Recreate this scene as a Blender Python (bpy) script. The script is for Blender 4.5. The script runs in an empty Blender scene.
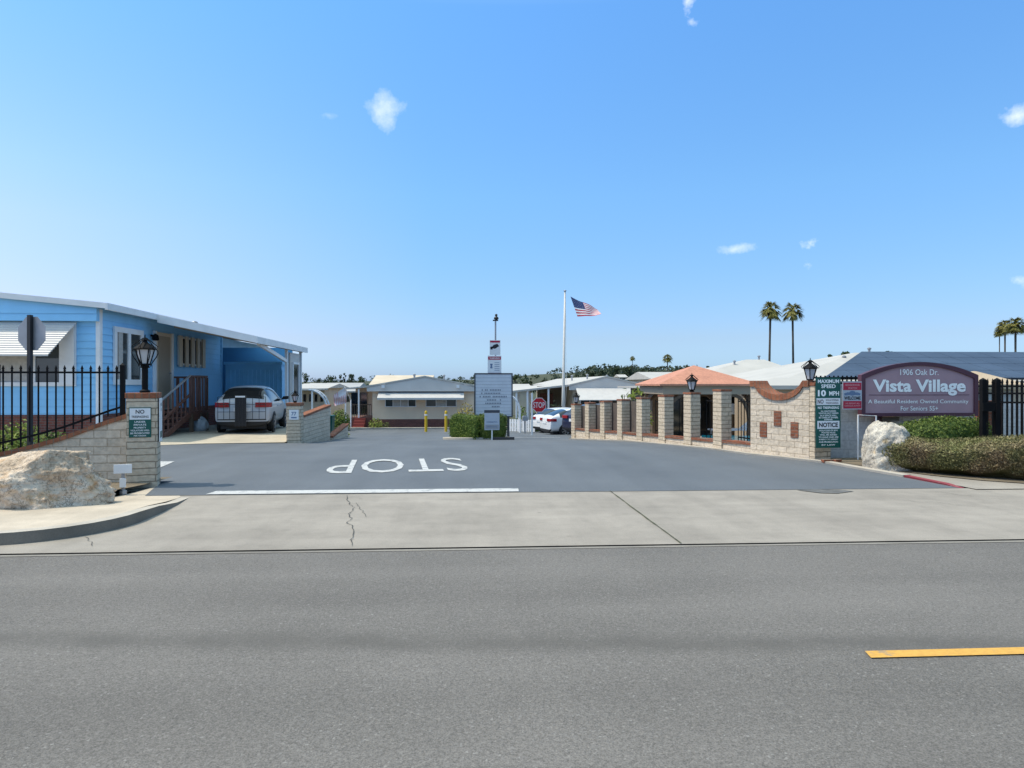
import bpy, bmesh, math, random
from mathutils import Vector, Matrix, noise as mnoise
R = math.radians
PI = math.pi
rnd = random.Random(7)
sc = bpy.context.scene
col = sc.collection
F = 690.0            # focal length in pixels of the 1024 wide photograph
CZ = 1.6             # camera height
A = R(3.5)           # the street runs along world X; the camera is turned a little to the right
CA, SA = math.cos(A), math.sin(A)

def S(px, Y):
    """camera column and distance -> world x, y"""
    X = (px - 512) * Y / F
    return (X * CA + Y * SA, -X * SA + Y * CA)
def SZ(px, py, Y):
    x, y = S(px, Y)
    return (x, y, CZ - (py - 384) * Y / F)
def zz(py, Y):
    return CZ - (py - 384) * Y / F

# ------------------------------------------------------------------ terrain
def sst(a, b, t):
    t = max(0., min(1., (t - a) / (b - a)))
    return t * t * (3 - 2 * t)
_P = [(-400, 0), (15, 0), (18.3, -.07), (21.1, -.2), (26.7, -.57), (40, -1.3), (48, -1.42), (70, -1.7), (130, -3), (260, -1), (420, 3), (600, 4), (900, 3), (4000, 0)]
def _pl(y):
    for (a, za), (b, zb) in zip(_P, _P[1:]):
        if y <= b:
            return za + (zb - za) * (max(y, a) - a) / (b - a)
    return 0.
def gz(x, y):
    k = 1.5 if y < 60 else 12
    z = sum(_pl(y + d * k) for d in (-1, -.5, 0, .5, 1)) / 5
    w = 1 - .75 * (1 - sst(-9, -4, x)) * (1 - sst(24, 34, y))
    if y > 200:
        z += 1.5 * math.sin(x * .011 + 1) * sst(200, 420, y) + 4.2 * sst(10, 60, x) * sst(190, 330, y)
    return z * w

# ------------------------------------------------------------------ materials
def nt(name):
    m = bpy.data.materials.new(name); m.use_nodes = True
    n = m.node_tree; n.nodes.clear()
    out = n.nodes.new('ShaderNodeOutputMaterial'); b = n.nodes.new('ShaderNodeBsdfPrincipled')
    n.links.new(b.outputs[0], out.inputs[0])
    return m, n, b
def N(n, t, **k):
    o = n.nodes.new('ShaderNode' + t)
    for a, v in k.items():
        if a.startswith('i_'):
            key = a[2:]
            o.inputs[int(key) if key.isdigit() else key.replace('_', ' ')].default_value = v
        else: setattr(o, a, v)
    return o
def c4(c): return (c[0], c[1], c[2], 1)
def mixc(n, fac, a, b, mode='MIX'):
    x = n.nodes.new('ShaderNodeMix'); x.data_type = 'RGBA'; x.blend_type = mode
    for idx, v in ((0, fac), (6, a), (7, b)):
        if hasattr(v, 'is_linked') or hasattr(v, 'links'): n.links.new(v, x.inputs[idx])
        elif isinstance(v, (int, float)): x.inputs[idx].default_value = v
        else: x.inputs[idx].default_value = c4(v)
    return x.outputs[2]
def ramp(n, src, p):
    r = n.nodes.new('ShaderNodeValToRGB'); n.links.new(src, r.inputs[0])
    e = r.color_ramp.elements
    while len(e) < len(p): e.new(.5)
    for k, (pos, c) in enumerate(p):
        e[k].position = pos; e[k].color = c4(c) if not isinstance(c, (int, float)) else (c, c, c, 1)
    return r.outputs[0]
def noise(n, vec, scale, detail=4, rough=.55):
    o = N(n, 'TexNoise'); o.inputs['Scale'].default_value = scale; o.inputs['Detail'].default_value = detail
    o.inputs['Roughness'].default_value = rough
    n.links.new(vec, o.inputs['Vector']); return o.outputs[0]
def objc(n): return N(n, 'TexCoord').outputs['Object']
def bump(n, b, h, strength, dist=.02):
    o = N(n, 'Bump'); o.inputs['Strength'].default_value = strength; o.inputs['Distance'].default_value = dist
    n.links.new(h, o.inputs['Height']); n.links.new(o.outputs[0], b.inputs['Normal'])
def mul(c, k): return tuple(min(1, x * k) for x in c)

def mk(name, c, rough=.6, var=.12, scale=3., metal=0., bmp=0., bscale=40., spec=.4, fine=0.):
    m, n, b = nt(name)
    v = objc(n)
    f = noise(n, v, scale, 5)
    cc = mixc(n, ramp(n, f, [(.3, 0.), (.7, 1.)]), mul(c, 1 - var), mul(c, 1 + var))
    if fine:
        g = noise(n, v, bscale, 3)
        cc = mixc(n, ramp(n, g, [(.35, 0.), (.65, 1.)]), cc, mul(c, 1 - fine), 'MIX') if False else mixc(n, fine, cc, ramp(n, g, [(.3, mul(c, .5)), (.7, mul(c, 1.5))]))
    n.links.new(cc, b.inputs['Base Color'])
    b.inputs['Roughness'].default_value = rough; b.inputs['Metallic'].default_value = metal
    b.inputs['Specular IOR Level'].default_value = spec
    if bmp: bump(n, b, noise(n, v, bscale, 4), bmp)
    return m

def wallvec(n):
    """(x+y, z) of the object: courses run round the corners of a block wall"""
    s = N(n, 'SeparateXYZ'); n.links.new(objc(n), s.inputs[0])
    a = N(n, 'Math', operation='ADD'); n.links.new(s.outputs[0], a.inputs[0]); n.links.new(s.outputs[1], a.inputs[1])
    c = N(n, 'CombineXYZ'); n.links.new(a.outputs[0], c.inputs[0]); n.links.new(s.outputs[2], c.inputs[1])
    return c.outputs[0]
def blockmat(name, c1, c2, mortar, w, h, mo=.012, bmp=.6, off=.5, rough=.85):
    m, n, b = nt(name)
    v = wallvec(n); o = objc(n)
    # slight waviness of the courses
    nz = N(n, 'TexNoise'); nz.inputs['Scale'].default_value = 7; n.links.new(o, nz.inputs['Vector'])
    va = N(n, 'VectorMath', operation='MULTIPLY_ADD'); va.inputs[1].default_value = (.016, .016, 0)
    n.links.new(nz.outputs['Color'], va.inputs[0]); n.links.new(v, va.inputs[2])
    t = N(n, 'TexBrick'); n.links.new(va.outputs[0], t.inputs['Vector'])
    t.offset = off
    t.inputs['Color1'].default_value = c4(c1); t.inputs['Color2'].default_value = c4(c2); t.inputs['Mortar'].default_value = c4(mortar)
    t.inputs['Scale'].default_value = 1; t.inputs['Mortar Size'].default_value = mo; t.inputs['Mortar Smooth'].default_value = .4
    t.inputs['Brick Width'].default_value = w; t.inputs['Row Height'].default_value = h; t.inputs['Bias'].default_value = 0
    f = noise(n, o, 14, 5)
    cc = mixc(n, .55, t.outputs['Color'], ramp(n, f, [(.25, .55), (.75, 1.25)]), 'MULTIPLY')
    n.links.new(cc, b.inputs['Base Color']); b.inputs['Roughness'].default_value = rough
    b.inputs['Specular IOR Level'].default_value = .2
    hsub = N(n, 'Math', operation='SUBTRACT'); n.links.new(noise(n, o, 18, 4), hsub.inputs[0]); n.links.new(t.outputs['Fac'], hsub.inputs[1])
    bump(n, b, hsub.outputs[0], bmp, .02)
    return m
def leafmat(name, c, c2, rough=.55, patch=None, pscale=2.5, plo=.42):
    m, n, b = nt(name)
    g = N(n, 'NewGeometry')
    rr = ramp(n, g.outputs['Random Per Island'], [(0., mul(c, .6)), (.5, c), (1., c2)])
    if patch:
        f = noise(n, objc(n), pscale, 4)
        rr = mixc(n, ramp(n, f, [(plo, 0.), (plo + .18, 1.)]), rr, ramp(n, g.outputs['Random Per Island'], [(0., mul(patch, .55)), (.6, patch), (1., mul(patch, 1.6))]))
    n.links.new(rr, b.inputs['Base Color']); b.inputs['Roughness'].default_value = rough
    b.inputs['Specular IOR Level'].default_value = .25
    t = N(n, 'BsdfTranslucent'); n.links.new(rr, t.inputs[0])
    ms = N(n, 'MixShader'); ms.inputs[0].default_value = .25
    n.links.new(b.outputs[0], ms.inputs[1]); n.links.new(t.outputs[0], ms.inputs[2])
    n.links.new(ms.outputs[0], [x for x in n.nodes if x.type == 'OUTPUT_MATERIAL'][0].inputs[0])
    return m
def glassmat(name, c, rough=.08):
    m, n, b = nt(name)
    b.inputs['Base Color'].default_value = c4(c); b.inputs['Roughness'].default_value = rough
    b.inputs['Specular IOR Level'].default_value = .9
    return m
def paint(name, c, rough=.25, coat=.6, metal=0.):
    m, n, b = nt(name)
    f = noise(n, objc(n), 2.2, 3)
    n.links.new(mixc(n, f, mul(c, .93), mul(c, 1.05)), b.inputs['Base Color'])
    b.inputs['Roughness'].default_value = rough; b.inputs['Coat Weight'].default_value = coat; b.inputs['Metallic'].default_value = metal
    return m

M = {}
def street_mat():
    m, n, b = nt('street_asphalt')
    v = objc(n)
    base = ramp(n, noise(n, v, .45, 4), [(.3, (.136, .128, .118)), (.7, (.176, .165, .152))])
    g1 = noise(n, v, 130, 2, .7); g2 = noise(n, v, 45, 3, .7)
    base = mixc(n, .8, base, ramp(n, g1, [(.32, .5), (.5, 1.), (.68, 1.42)]), 'MULTIPLY')
    base = mixc(n, .5, base, ramp(n, g2, [(.3, .65), (.7, 1.35)]), 'MULTIPLY')
    vo = N(n, 'TexVoronoi'); vo.inputs['Scale'].default_value = 85; n.links.new(v, vo.inputs['Vector'])
    chip = ramp(n, vo.outputs['Color'], [(.86, 0.), (.93, 1.)])
    base = mixc(n, chip, base, (.24, .23, .215))
    s = N(n, 'SeparateXYZ'); n.links.new(v, s.inputs[0])
    # the old dark seam left by a worn line
    k = N(n, 'Math', operation='MULTIPLY_ADD'); n.links.new(s.outputs[0], k.inputs[0]); k.inputs[1].default_value = .075; n.links.new(s.outputs[1], k.inputs[2])
    wv = noise(n, v, 1.6, 4)
    k2 = N(n, 'Math', operation='MULTIPLY_ADD'); n.links.new(wv, k2.inputs[0]); k2.inputs[1].default_value = .18; n.links.new(k.outputs[0], k2.inputs[2])
    band = ramp(n, k2.outputs[0], [(0, 0.), (1, 0.)])
    mr = N(n, 'MapRange'); n.links.new(k2.outputs[0], mr.inputs[0]); mr.inputs[1].default_value = 3.95; mr.inputs[2].default_value = 4.75
    bf = ramp(n, mr.outputs[0], [(.26, 0.), (.46, .68), (.55, .68), (.8, 0.)])
    bfm = N(n, 'Math', operation='MULTIPLY'); n.links.new(bf, bfm.inputs[0]); n.links.new(ramp(n, noise(n, v, 2.3, 5), [(.25, .35), (.6, 1.)]), bfm.inputs[1])
    base = mixc(n, bfm.outputs[0], base, (.095, .090, .082))
    # dark oil spots
    vs = N(n, 'TexVoronoi'); vs.inputs['Scale'].default_value = .75; n.links.new(v, vs.inputs['Vector'])
    base = mixc(n, ramp(n, vs.outputs['Distance'], [(.02, .55), (.045, 0.)]), base, (.06, .06, .06))
    # wheel tracks, very faint
    wt = N(n, 'TexNoise'); wt.inputs['Scale'].default_value = 1; mp = N(n, 'Mapping'); mp.inputs['Scale'].default_value = (.12, 1.6, 1)
    n.links.new(v, mp.inputs[0]); n.links.new(mp.outputs[0], wt.inputs['Vector'])
    base = mixc(n, .5, base, ramp(n, wt.outputs[0], [(.3, .8), (.7, 1.15)]), 'MULTIPLY')
    n.links.new(base, b.inputs['Base Color']); b.inputs['Roughness'].default_value = .85; b.inputs['Specular IOR Level'].default_value = .25
    bump(n, b, g1, .5, .012)
    return m
def drive_mat():
    m, n, b = nt('drive_asphalt')
    v = objc(n)
    base = ramp(n, noise(n, v, .5, 5), [(.3, (.097, .109, .124)), (.7, (.122, .135, .150))])
    base = mixc(n, .6, base, ramp(n, noise(n, v, 160, 2), [(.3, .6), (.7, 1.4)]), 'MULTIPLY')
    mp = N(n, 'Mapping'); mp.inputs['Scale'].default_value = (1.4, .1, 1); n.links.new(v, mp.inputs[0])
    base = mixc(n, .5, base, ramp(n, noise(n, mp.outputs[0], 1, 4), [(.3, .82), (.7, 1.16)]), 'MULTIPLY')
    n.links.new(base, b.inputs['Base Color']); b.inputs['Roughness'].default_value = .75; b.inputs['Specular IOR Level'].default_value = .3
    bump(n, b, noise(n, v, 160, 2), .3, .008)
    return m
def concrete(name, c, stain=.35, blot=.35):
    m, n, b = nt(name)
    v = objc(n)
    base = ramp(n, noise(n, v, .7, 6), [(.28, mul(c, .84)), (.72, mul(c, 1.1))])
    mp = N(n, 'Mapping'); mp.inputs['Scale'].default_value = (.25, 2.2, 1); n.links.new(v, mp.inputs[0])
    base = mixc(n, stain, base, ramp(n, noise(n, mp.outputs[0], 1.2, 5), [(.3, .72), (.7, 1.12)]), 'MULTIPLY')
    base = mixc(n, .4, base, ramp(n, noise(n, v, 70, 3), [(.3, .72), (.7, 1.2)]), 'MULTIPLY')
    base = mixc(n, blot, base, ramp(n, noise(n, v, 3.2, 7, .68), [(.3, .66), (.5, 1.), (.7, 1.14)]), 'MULTIPLY')
    mq = N(n, 'Mapping'); mq.inputs['Scale'].default_value = (1.1, .16, 1); mq.inputs['Rotation'].default_value = (0, 0, .12); n.links.new(v, mq.inputs[0])
    base = mixc(n, blot, base, ramp(n, noise(n, mq.outputs[0], 1.7, 5, .6), [(.34, .74), (.55, 1.06)]), 'MULTIPLY')
    vs = N(n, 'TexVoronoi'); vs.inputs['Scale'].default_value = 1.3; n.links.new(v, vs.inputs['Vector'])
    base = mixc(n, ramp(n, vs.outputs['Distance'], [(.015, .5), (.05, 0.)]), base, mul(c, .45))
    n.links.new(base, b.inputs['Base Color']); b.inputs['Roughness'].default_value = .85; b.inputs['Specular IOR Level'].default_value = .2
    bump(n, b, noise(n, v, 60, 4), .15, .01)
    return m
def rockmat(name, cs, vein=None):
    m, n, b = nt(name)
    v = objc(n)
    f = noise(n, v, 2.6, 8, .62)
    base = ramp(n, f, [(.28, cs[0]), (.45, cs[1]), (.58, cs[2]), (.75, cs[3])])
    if vein:
        base = mixc(n, ramp(n, noise(n, v, 3.1, 5), [(.56, 0.), (.68, .8)]), base, vein)
    for sc_, w_ in ((3.4, .012), (7.5, .016)):
        base = mixc(n, ramp(n, noise(n, v, sc_, 6, .6), [(.5 - w_, 0.), (.5, .7), (.5 + w_, 0.)]), base, mul(cs[0], .45))
    base = mixc(n, .45, base, ramp(n, noise(n, v, 26, 5), [(.3, .6), (.7, 1.25)]), 'MULTIPLY')
    n.links.new(base, b.inputs['Base Color']); b.inputs['Roughness'].default_value = .9; b.inputs['Specular IOR Level'].default_value = .2
    bump(n, b, noise(n, v, 16, 7, .65), .8, .05)
    return m
def worn(name, c, under, amt=.5):
    """road paint worn through to the asphalt"""
    m, n, b = nt(name)
    v = objc(n)
    f = noise(n, v, 6, 6, .7)
    base = mixc(n, ramp(n, f, [(amt - .1, 1.), (amt + .02, 0.)]), ramp(n, noise(n, v, 40, 3), [(.3, mul(c, .85)), (.7, mul(c, 1.08))]), under)
    n.links.new(base, b.inputs['Base Color']); b.inputs['Roughness'].default_value = .7
    return m
def gen_mats():
    M['street'] = street_mat(); M['drive'] = drive_mat()
    M['apron'] = concrete('apron_concrete', (.308, .280, .243)); M['walk'] = concrete('walk_concrete', (.52, .45, .36), .2)
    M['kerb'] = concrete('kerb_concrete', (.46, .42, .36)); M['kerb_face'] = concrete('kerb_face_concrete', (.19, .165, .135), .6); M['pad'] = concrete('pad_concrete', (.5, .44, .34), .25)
    M['dirt'] = mk('dirt', (.16, .13, .09), .95, .3, 1.2, bmp=.4, bscale=20)
    M['earth'] = mk('dry_ground', (.055, .062, .03), .95, .3, .05)
    M['lip'] = concrete('gutter_lip_concrete', (.27, .25, .22), .5); M['red_kerb'] = worn('red_kerb_paint', (.24, .035, .045), (.35, .27, .25), .40)
    M['white_line'] = worn('white_road_paint', (.50, .50, .485), (.24, .25, .26), .46)
    M['yellow_line'] = worn('yellow_road_paint', (.60, .33, .06), (.2, .19, .17), .38)
    M['crack'] = mk('crack_fill', (.05, .05, .045), .9, .3, 9)
    M['joint'] = mk('joint_dirt', (.07, .075, .04), .9, .4, 6)
    M['patch'] = mk('asphalt_patch', (.12, .12, .115), .9, .3, 12)
    M['block'] = blockmat('slump_block', (.66, .56, .44), (.56, .475, .37), (.47, .38, .28), .40, .128, .008, .8)
    M['pillar_block'] = blockmat('slump_block_pier', (.60, .50, .375), (.52, .435, .325), (.30, .245, .18), .8, .103, .009, .8)
    M['grey_block'] = blockmat('painted_block', (.66, .65, .64), (.60, .59, .58), (.48, .47, .46), .4, .2, .006, .4)
    M['red_brick'] = blockmat('red_brick', (.27, .10, .055), (.19, .068, .04), (.2, .16, .13), .2, .07, .008, .6)
    M['cap_brick'] = blockmat('cap_brick', (.33, .13, .07), (.24, .09, .05), (.2, .14, .1), .1, .3, .008, .6, .0)
    M['skirt_brick'] = blockmat('skirt_brick', (.25, .085, .06), (.17, .062, .05), (.2, .15, .13), .22, .075, .01, .6)
    M['iron'] = mk('black_iron', (.008, .008, .009), .7, .2, 5, spec=.12)
    M['grey_metal'] = mk('grey_metal', (.32, .33, .35), .45, .1, 5, metal=.5)
    M['dark_post'] = mk('dark_post', (.02, .02, .022), .5)
    M['white_metal'] = mk('white_metal', (.76, .76, .76), .4, .06, 4)
    M['awning'] = mk('awning_enamel', (.52, .51, .49), .5, .06, 3)
    M['cream_roof'] = mk('cream_roof', (.56, .47, .35), .7, .1, .8)
    M['white_trim'] = mk('white_trim', (.74, .75, .76), .5, .08, 2)
    M['blue'] = mk('blue_siding', (.26, .57, .86), .55, .07, 1.3)
    M['blue_shed'] = mk('blue_shed_paint', (.24, .60, .90), .5, .08, 1.6)
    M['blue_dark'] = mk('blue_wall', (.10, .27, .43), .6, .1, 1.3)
    M['beige'] = mk('beige_siding', (.80, .62, .44), .6, .08, 1.)
    M['cream'] = mk('cream_wall', (.60, .51, .39), .6, .08, 1.)
    M['tan'] = mk('tan_wall', (.34, .28, .21), .7, .1, 1.)
    M['white_roof'] = mk('white_roof', (.45, .43, .39), .6, .08, .8)
    M['grey_roof'] = mk('grey_roof', (.36, .36, .36), .7, .1, .8)
    M['gable_grey'] = mk('gable_grey', (.55, .53, .50), .6, .07, 1)
    M['terracotta'] = mk('terracotta_roof', (.47, .215, .14), .75, .18, 2.5, fine=.3, bscale=14)
    M['tan_roof'] = mk('tan_shingle', (.45, .35, .24), .8, .15, 2, fine=.3, bscale=30)
    M['wood_red'] = mk('redwood_stain', (.135, .06, .042), .6, .2, 6)
    M['wood_brown'] = mk('brown_wood', (.11, .075, .05), .7, .2, 6)
    M['screen'] = mk('brown_screen', (.10, .08, .068), .8, .2, 3)
    M['glass'] = glassmat('window_glass', (.05, .06, .065))
    M['glass_dark'] = glassmat('dark_glass', (.012, .014, .016))
    M['lamp_glass'] = mk('frosted_glass', (.55, .56, .57), .3, .05, 4)
    M['curtain'] = mk('curtain', (.42, .41, .39), .8, .15, 9)
    M['green_sign'] = mk('green_sign', (.006, .085, .068), .45, .05, 3)
    M['sign_white'] = mk('sign_white', (.72, .73, .74), .45, .05, 4)
    M['letter_grey'] = mk('letter_grey', (.17, .18, .22), .5); M['sign_black'] = mk('sign_black', (.015, .015, .02), .5)
    M['sign_red'] = mk('sign_red', (.42, .02, .05), .45, .05, 4)
    M['stop_red'] = mk('stop_red', (.50, .012, .022), .4, .05, 4)
    M['letter'] = mk('pale_letter', (.90, .91, .90), .5, .05, 4)
    M['plum'] = mk('plum_board', (.38, .245, .275), .55, .07, 3)
    M['plum_dark'] = mk('plum_frame', (.085, .03, .048), .5, .1, 3)
    M['board'] = mk('board_grey', (.58, .61, .66), .5, .06, 2)
    M['board_frame'] = mk('board_frame', (.06, .065, .08), .5)
    M['emblem'] = mk('emblem_blue', (.12, .18, .30), .5)
    M['sign_grey'] = mk('sign_grey', (.42, .46, .52), .5, .05, 4)
    M['solar'] = mk('solar_cells', (.05, .072, .11), .5, .2, .5, spec=.2)
    M['water'] = glassmat('pool_water', (.01, .16, .24), .06)
    M['tyre'] = mk('tyre_rubber', (.014, .014, .015), .8)
    M['rim'] = mk('wheel_rim', (.35, .35, .36), .35, .05, 4, metal=.8)
    M['car_white'] = paint('white_car_paint', (.74, .75, .77))
    M['car_silver'] = paint('silver_car_paint', (.44, .455, .48), .3, .4, 0.)
    M['car_navy'] = paint('navy_car_paint', (.012, .015, .045))
    M['car_black'] = mk('car_black_plastic', (.014, .014, .016), .5)
    M['tail'] = glassmat('tail_lens', (.30, .008, .015), .15)
    M['yellow'] = mk('yellow_bollard_paint', (.62, .40, .02), .5, .1, 6)
    M['trunk'] = mk('trunk_bark', (.10, .075, .055), .9, .25, 6)
    M['palm_trunk'] = mk('palm_trunk', (.085, .068, .052), .9, .25, 5)
    M['rock_tan'] = rockmat('tan_boulder', [(.30, .21, .135), (.58, .46, .34), (.69, .58, .46), (.76, .67, .56)], (.50, .30, .14))
    M['rock_white'] = rockmat('white_boulder', [(.28, .25, .21), (.50, .46, .39), (.60, .56, .48), (.66, .62, .53)], (.46, .29, .09))
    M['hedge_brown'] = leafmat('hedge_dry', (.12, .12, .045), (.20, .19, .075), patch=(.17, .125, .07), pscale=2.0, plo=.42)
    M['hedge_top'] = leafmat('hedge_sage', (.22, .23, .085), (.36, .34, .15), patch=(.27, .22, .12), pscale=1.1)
    M['hedge_green'] = leafmat('hedge_green', (.075, .125, .025), (.19, .24, .05))
    M['hedge_lime'] = leafmat('hedge_lime', (.10, .17, .03), (.24, .30, .06))
    M['tree_dark'] = leafmat('tree_dark', (.030, .050, .022), (.06, .085, .035))
    M['far_leaf'] = leafmat('far_leaf', (.05, .072, .045), (.085, .11, .065)); M['tree_mid'] = leafmat('tree_mid', (.045, .075, .025), (.09, .12, .04))  # far leaves lightened to put distance haze into their colour
    M['frond'] = leafmat('palm_frond', (.17, .17, .04), (.42, .36, .11))
    M['yellow_leaf'] = leafmat('yellow_leaf', (.30, .26, .03), (.5, .33, .03))
    M['plant'] = leafmat('garden_leaf', (.20, .26, .045), (.42, .45, .12))
    M['grass'] = leafmat('grass_blade', (.11, .16, .02), (.26, .30, .05))
    M['bag'] = mk('white_plastic', (.38, .42, .46), .4, .15, 4)
    M['pot_blue'] = mk('blue_glaze', (.05, .10, .2), .3, .2, 6)
    M['flag_red'] = mk('flag_red', (.42, .02, .04), .7); M['flag_white'] = mk('flag_white', (.72, .7, .7), .7)
    M['flag_blue'] = mk('flag_blue', (.02, .035, .13), .7)
    M['faded_red'] = mk('faded_red', (.70, .36, .39), .7); M['faded_white'] = mk('faded_white', (.74, .68, .68), .7)
    M['faded_blue'] = mk('faded_blue', (.25, .25, .42), .7)
    M['pole'] = mk('pole_paint', (.55, .54, .50), .4, .06, 2)
    M['steps_red'] = mk('steps_red', (.30, .07, .05), .7, .15, 5)
gen_mats()

# ------------------------------------------------------------------ mesh building
class MB:
    def __init__(s): s.v = []; s.f = []; s.mi = []
    def add(s, vs, fs, mi=0):
        o = len(s.v); s.v += [tuple(v) for v in vs]
        for f in fs: s.f.append(tuple(i + o for i in f)); s.mi.append(mi)
        return s
    def box(s, x0, x1, y0, y1, z0, z1, mi=0, rot=0, c=None):
        vs = [(x, y, z) for z in (z0, z1) for y in (y0, y1) for x in (x0, x1)]
        if rot:
            cx, cy = c if c else ((x0 + x1) / 2, (y0 + y1) / 2)
            k, q = math.cos(rot), math.sin(rot)
            vs = [(cx + (x - cx) * k - (y - cy) * q, cy + (x - cx) * q + (y - cy) * k, z) for x, y, z in vs]
        return s.add(vs, [(0, 2, 3, 1), (4, 5, 7, 6), (0, 1, 5, 4), (2, 6, 7, 3), (0, 4, 6, 2), (1, 3, 7, 5)], mi)
    def prism(s, pts, vec, mi=0):
        n = len(pts); a = [Vector(p) for p in pts]; b = [p + Vector(vec) for p in a]
        return s.add(a + b, [tuple(range(n))[::-1], tuple(range(n, 2 * n))] + [(i, (i + 1) % n, n + (i + 1) % n, n + i) for i in range(n)], mi)
    def bar(s, a, b, w, h=None, mi=0):
        """square bar between two points"""
        h = h or w; a = Vector(a); b = Vector(b); d = (b - a).normalized()
        up = Vector((0, 0, 1)) if abs(d.z) < .95 else Vector((0, 1, 0))
        sx = d.cross(up).normalized() * w / 2; sy = sx.cross(d).normalized() * h / 2
        q = [-sx - sy, sx - sy, sx + sy, -sx + sy]
        return s.add([a + k for k in q] + [b + k for k in q], [(3, 2, 1, 0), (4, 5, 6, 7)] + [(i, (i + 1) % 4, 4 + (i + 1) % 4, 4 + i) for i in range(4)], mi)
    def tube(s, pts, r, n=8, mi=0):
        pts = [Vector(p) for p in pts]; rs = r if isinstance(r, (list, tuple)) else [r] * len(pts)
        rings = []; up = Vector((0, 0, 1))
        for i, p in enumerate(pts):
            d = (pts[min(i + 1, len(pts) - 1)] - pts[max(i - 1, 0)]).normalized()
            u = d.cross(Vector((0, 1, .01)) if abs(d.z) > .9 else up).normalized(); w = d.cross(u)
            rings.append([p + (u * math.cos(2 * PI * k / n) + w * math.sin(2 * PI * k / n)) * rs[i] for k in range(n)])
        vs = [v for rr in rings for v in rr]; fs = []
        for i in range(len(pts) - 1):
            for k in range(n): fs.append((i * n + k, i * n + (k + 1) % n, (i + 1) * n + (k + 1) % n, (i + 1) * n + k))
        fs += [tuple(range(n))[::-1], tuple(range((len(pts) - 1) * n, len(pts) * n))]
        return s.add(vs, fs, mi)
    def lathe(s, prof, n=16, c=(0, 0, 0), mi=0, ph=0.):
        vs = []; fs = []
        for r, z in prof:
            vs += [(c[0] + r * math.cos(2 * PI * k / n + ph), c[1] + r * math.sin(2 * PI * k / n + ph), c[2] + z) for k in range(n)]
        for i in range(len(prof) - 1):
            for k in range(n): fs.append((i * n + k, i * n + (k + 1) % n, (i + 1) * n + (k + 1) % n, (i + 1) * n + k))
        fs += [tuple(range(n))[::-1], tuple(range((len(prof) - 1) * n, len(prof) * n))]
        return s.add(vs, fs, mi)
    def build(s, name, mat, parent=None, smooth=False, bevel=0., world=False, recalc=True, nolink=False):
        me = bpy.data.meshes.new(name)
        vs = s.v
        if world and parent is not None:
            inv = parent_matrix(parent).inverted(); vs = [tuple(inv @ Vector(v)) for v in vs]
        me.from_pydata(vs, [], s.f)
        mats = mat if isinstance(mat, (list, tuple)) else [mat]
        for m in mats: me.materials.append(m)
        me.polygons.foreach_set('material_index', s.mi)
        if recalc:
            bm = bmesh.new(); bm.from_mesh(me); bmesh.ops.recalc_face_normals(bm, faces=bm.faces); bm.to_mesh(me); bm.free()
        if smooth: me.polygons.foreach_set('use_smooth', [True] * len(me.polygons))
        o = bpy.data.objects.new(name, me); col.objects.link(o)
        if parent is not None: o.parent = parent
        if bevel:
            b = o.modifiers.new('Bevel', 'BEVEL'); b.width = bevel; b.segments = 2; b.limit_method = 'ANGLE'
        return o
def parent_matrix(o):
    m = Matrix.Translation(o.location) @ o.rotation_euler.to_matrix().to_4x4()
    return parent_matrix(o.parent) @ m if o.parent else m
def tag(o, label=None, cat=None, group=None, kind=None):
    if label: o['label'] = label
    if cat: o['category'] = cat
    if group: o['group'] = group
    if kind: o['kind'] = kind
    return o
def thing(name, label, cat, loc=(0, 0, 0), rot=0, group=None):
    o = bpy.data.objects.new(name, None); col.objects.link(o)
    o.location = loc; o.rotation_euler = (0, 0, rot); o.empty_display_size = .2
    return tag(o, label, cat, group)
def dup(root, loc, rot=None, label=None):
    def cp(o, par):
        c = o.copy(); col.objects.link(c)
        if par: c.parent = par
        for ch in o.children: cp(ch, c)
        return c
    r = cp(root, None); r.location = loc
    if rot is not None: r.rotation_euler = (0, 0, rot)
    if label: r['label'] = label
    return r

_fcache = {}
def glyphs(txt, off=0.):
    k = (txt, off)
    if k not in _fcache:
        cu = bpy.data.curves.new('t', 'FONT'); cu.body = txt; cu.offset = off; cu.resolution_u = 3
        o = bpy.data.objects.new('t', cu); col.objects.link(o)
        dg = bpy.context.evaluated_depsgraph_get(); dg.update()
        me = o.evaluated_get(dg).to_mesh()
        vs = [v.co.copy() for v in me.vertices]; fs = [tuple(p.vertices) for p in me.polygons]
        bpy.data.objects.remove(o); bpy.data.curves.remove(cu)
        _fcache[k] = (vs, fs)
    return _fcache[k]
def text(mb, txt, cx, cz, w, h=None, y=0., off=0., mi=0, flat=None):
    """lettering centred at cx, cz in the XZ plane (facing -Y); w its width, h its cap height"""
    vs, fs = glyphs(txt, off)
    x0 = min(v.x for v in vs); x1 = max(v.x for v in vs); y0 = min(v.y for v in vs); y1 = max(v.y for v in vs)
    kx = w / (x1 - x0); ky = (h / (y1 - y0)) if h else kx
    out = [(cx + (v.x - (x0 + x1) / 2) * kx, y, cz + (v.y - (y0 + y1) / 2) * ky) for v in vs]
    if flat: out = [flat(x, z) for x, _, z in out]
    mb.add(out, fs, mi)

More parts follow.
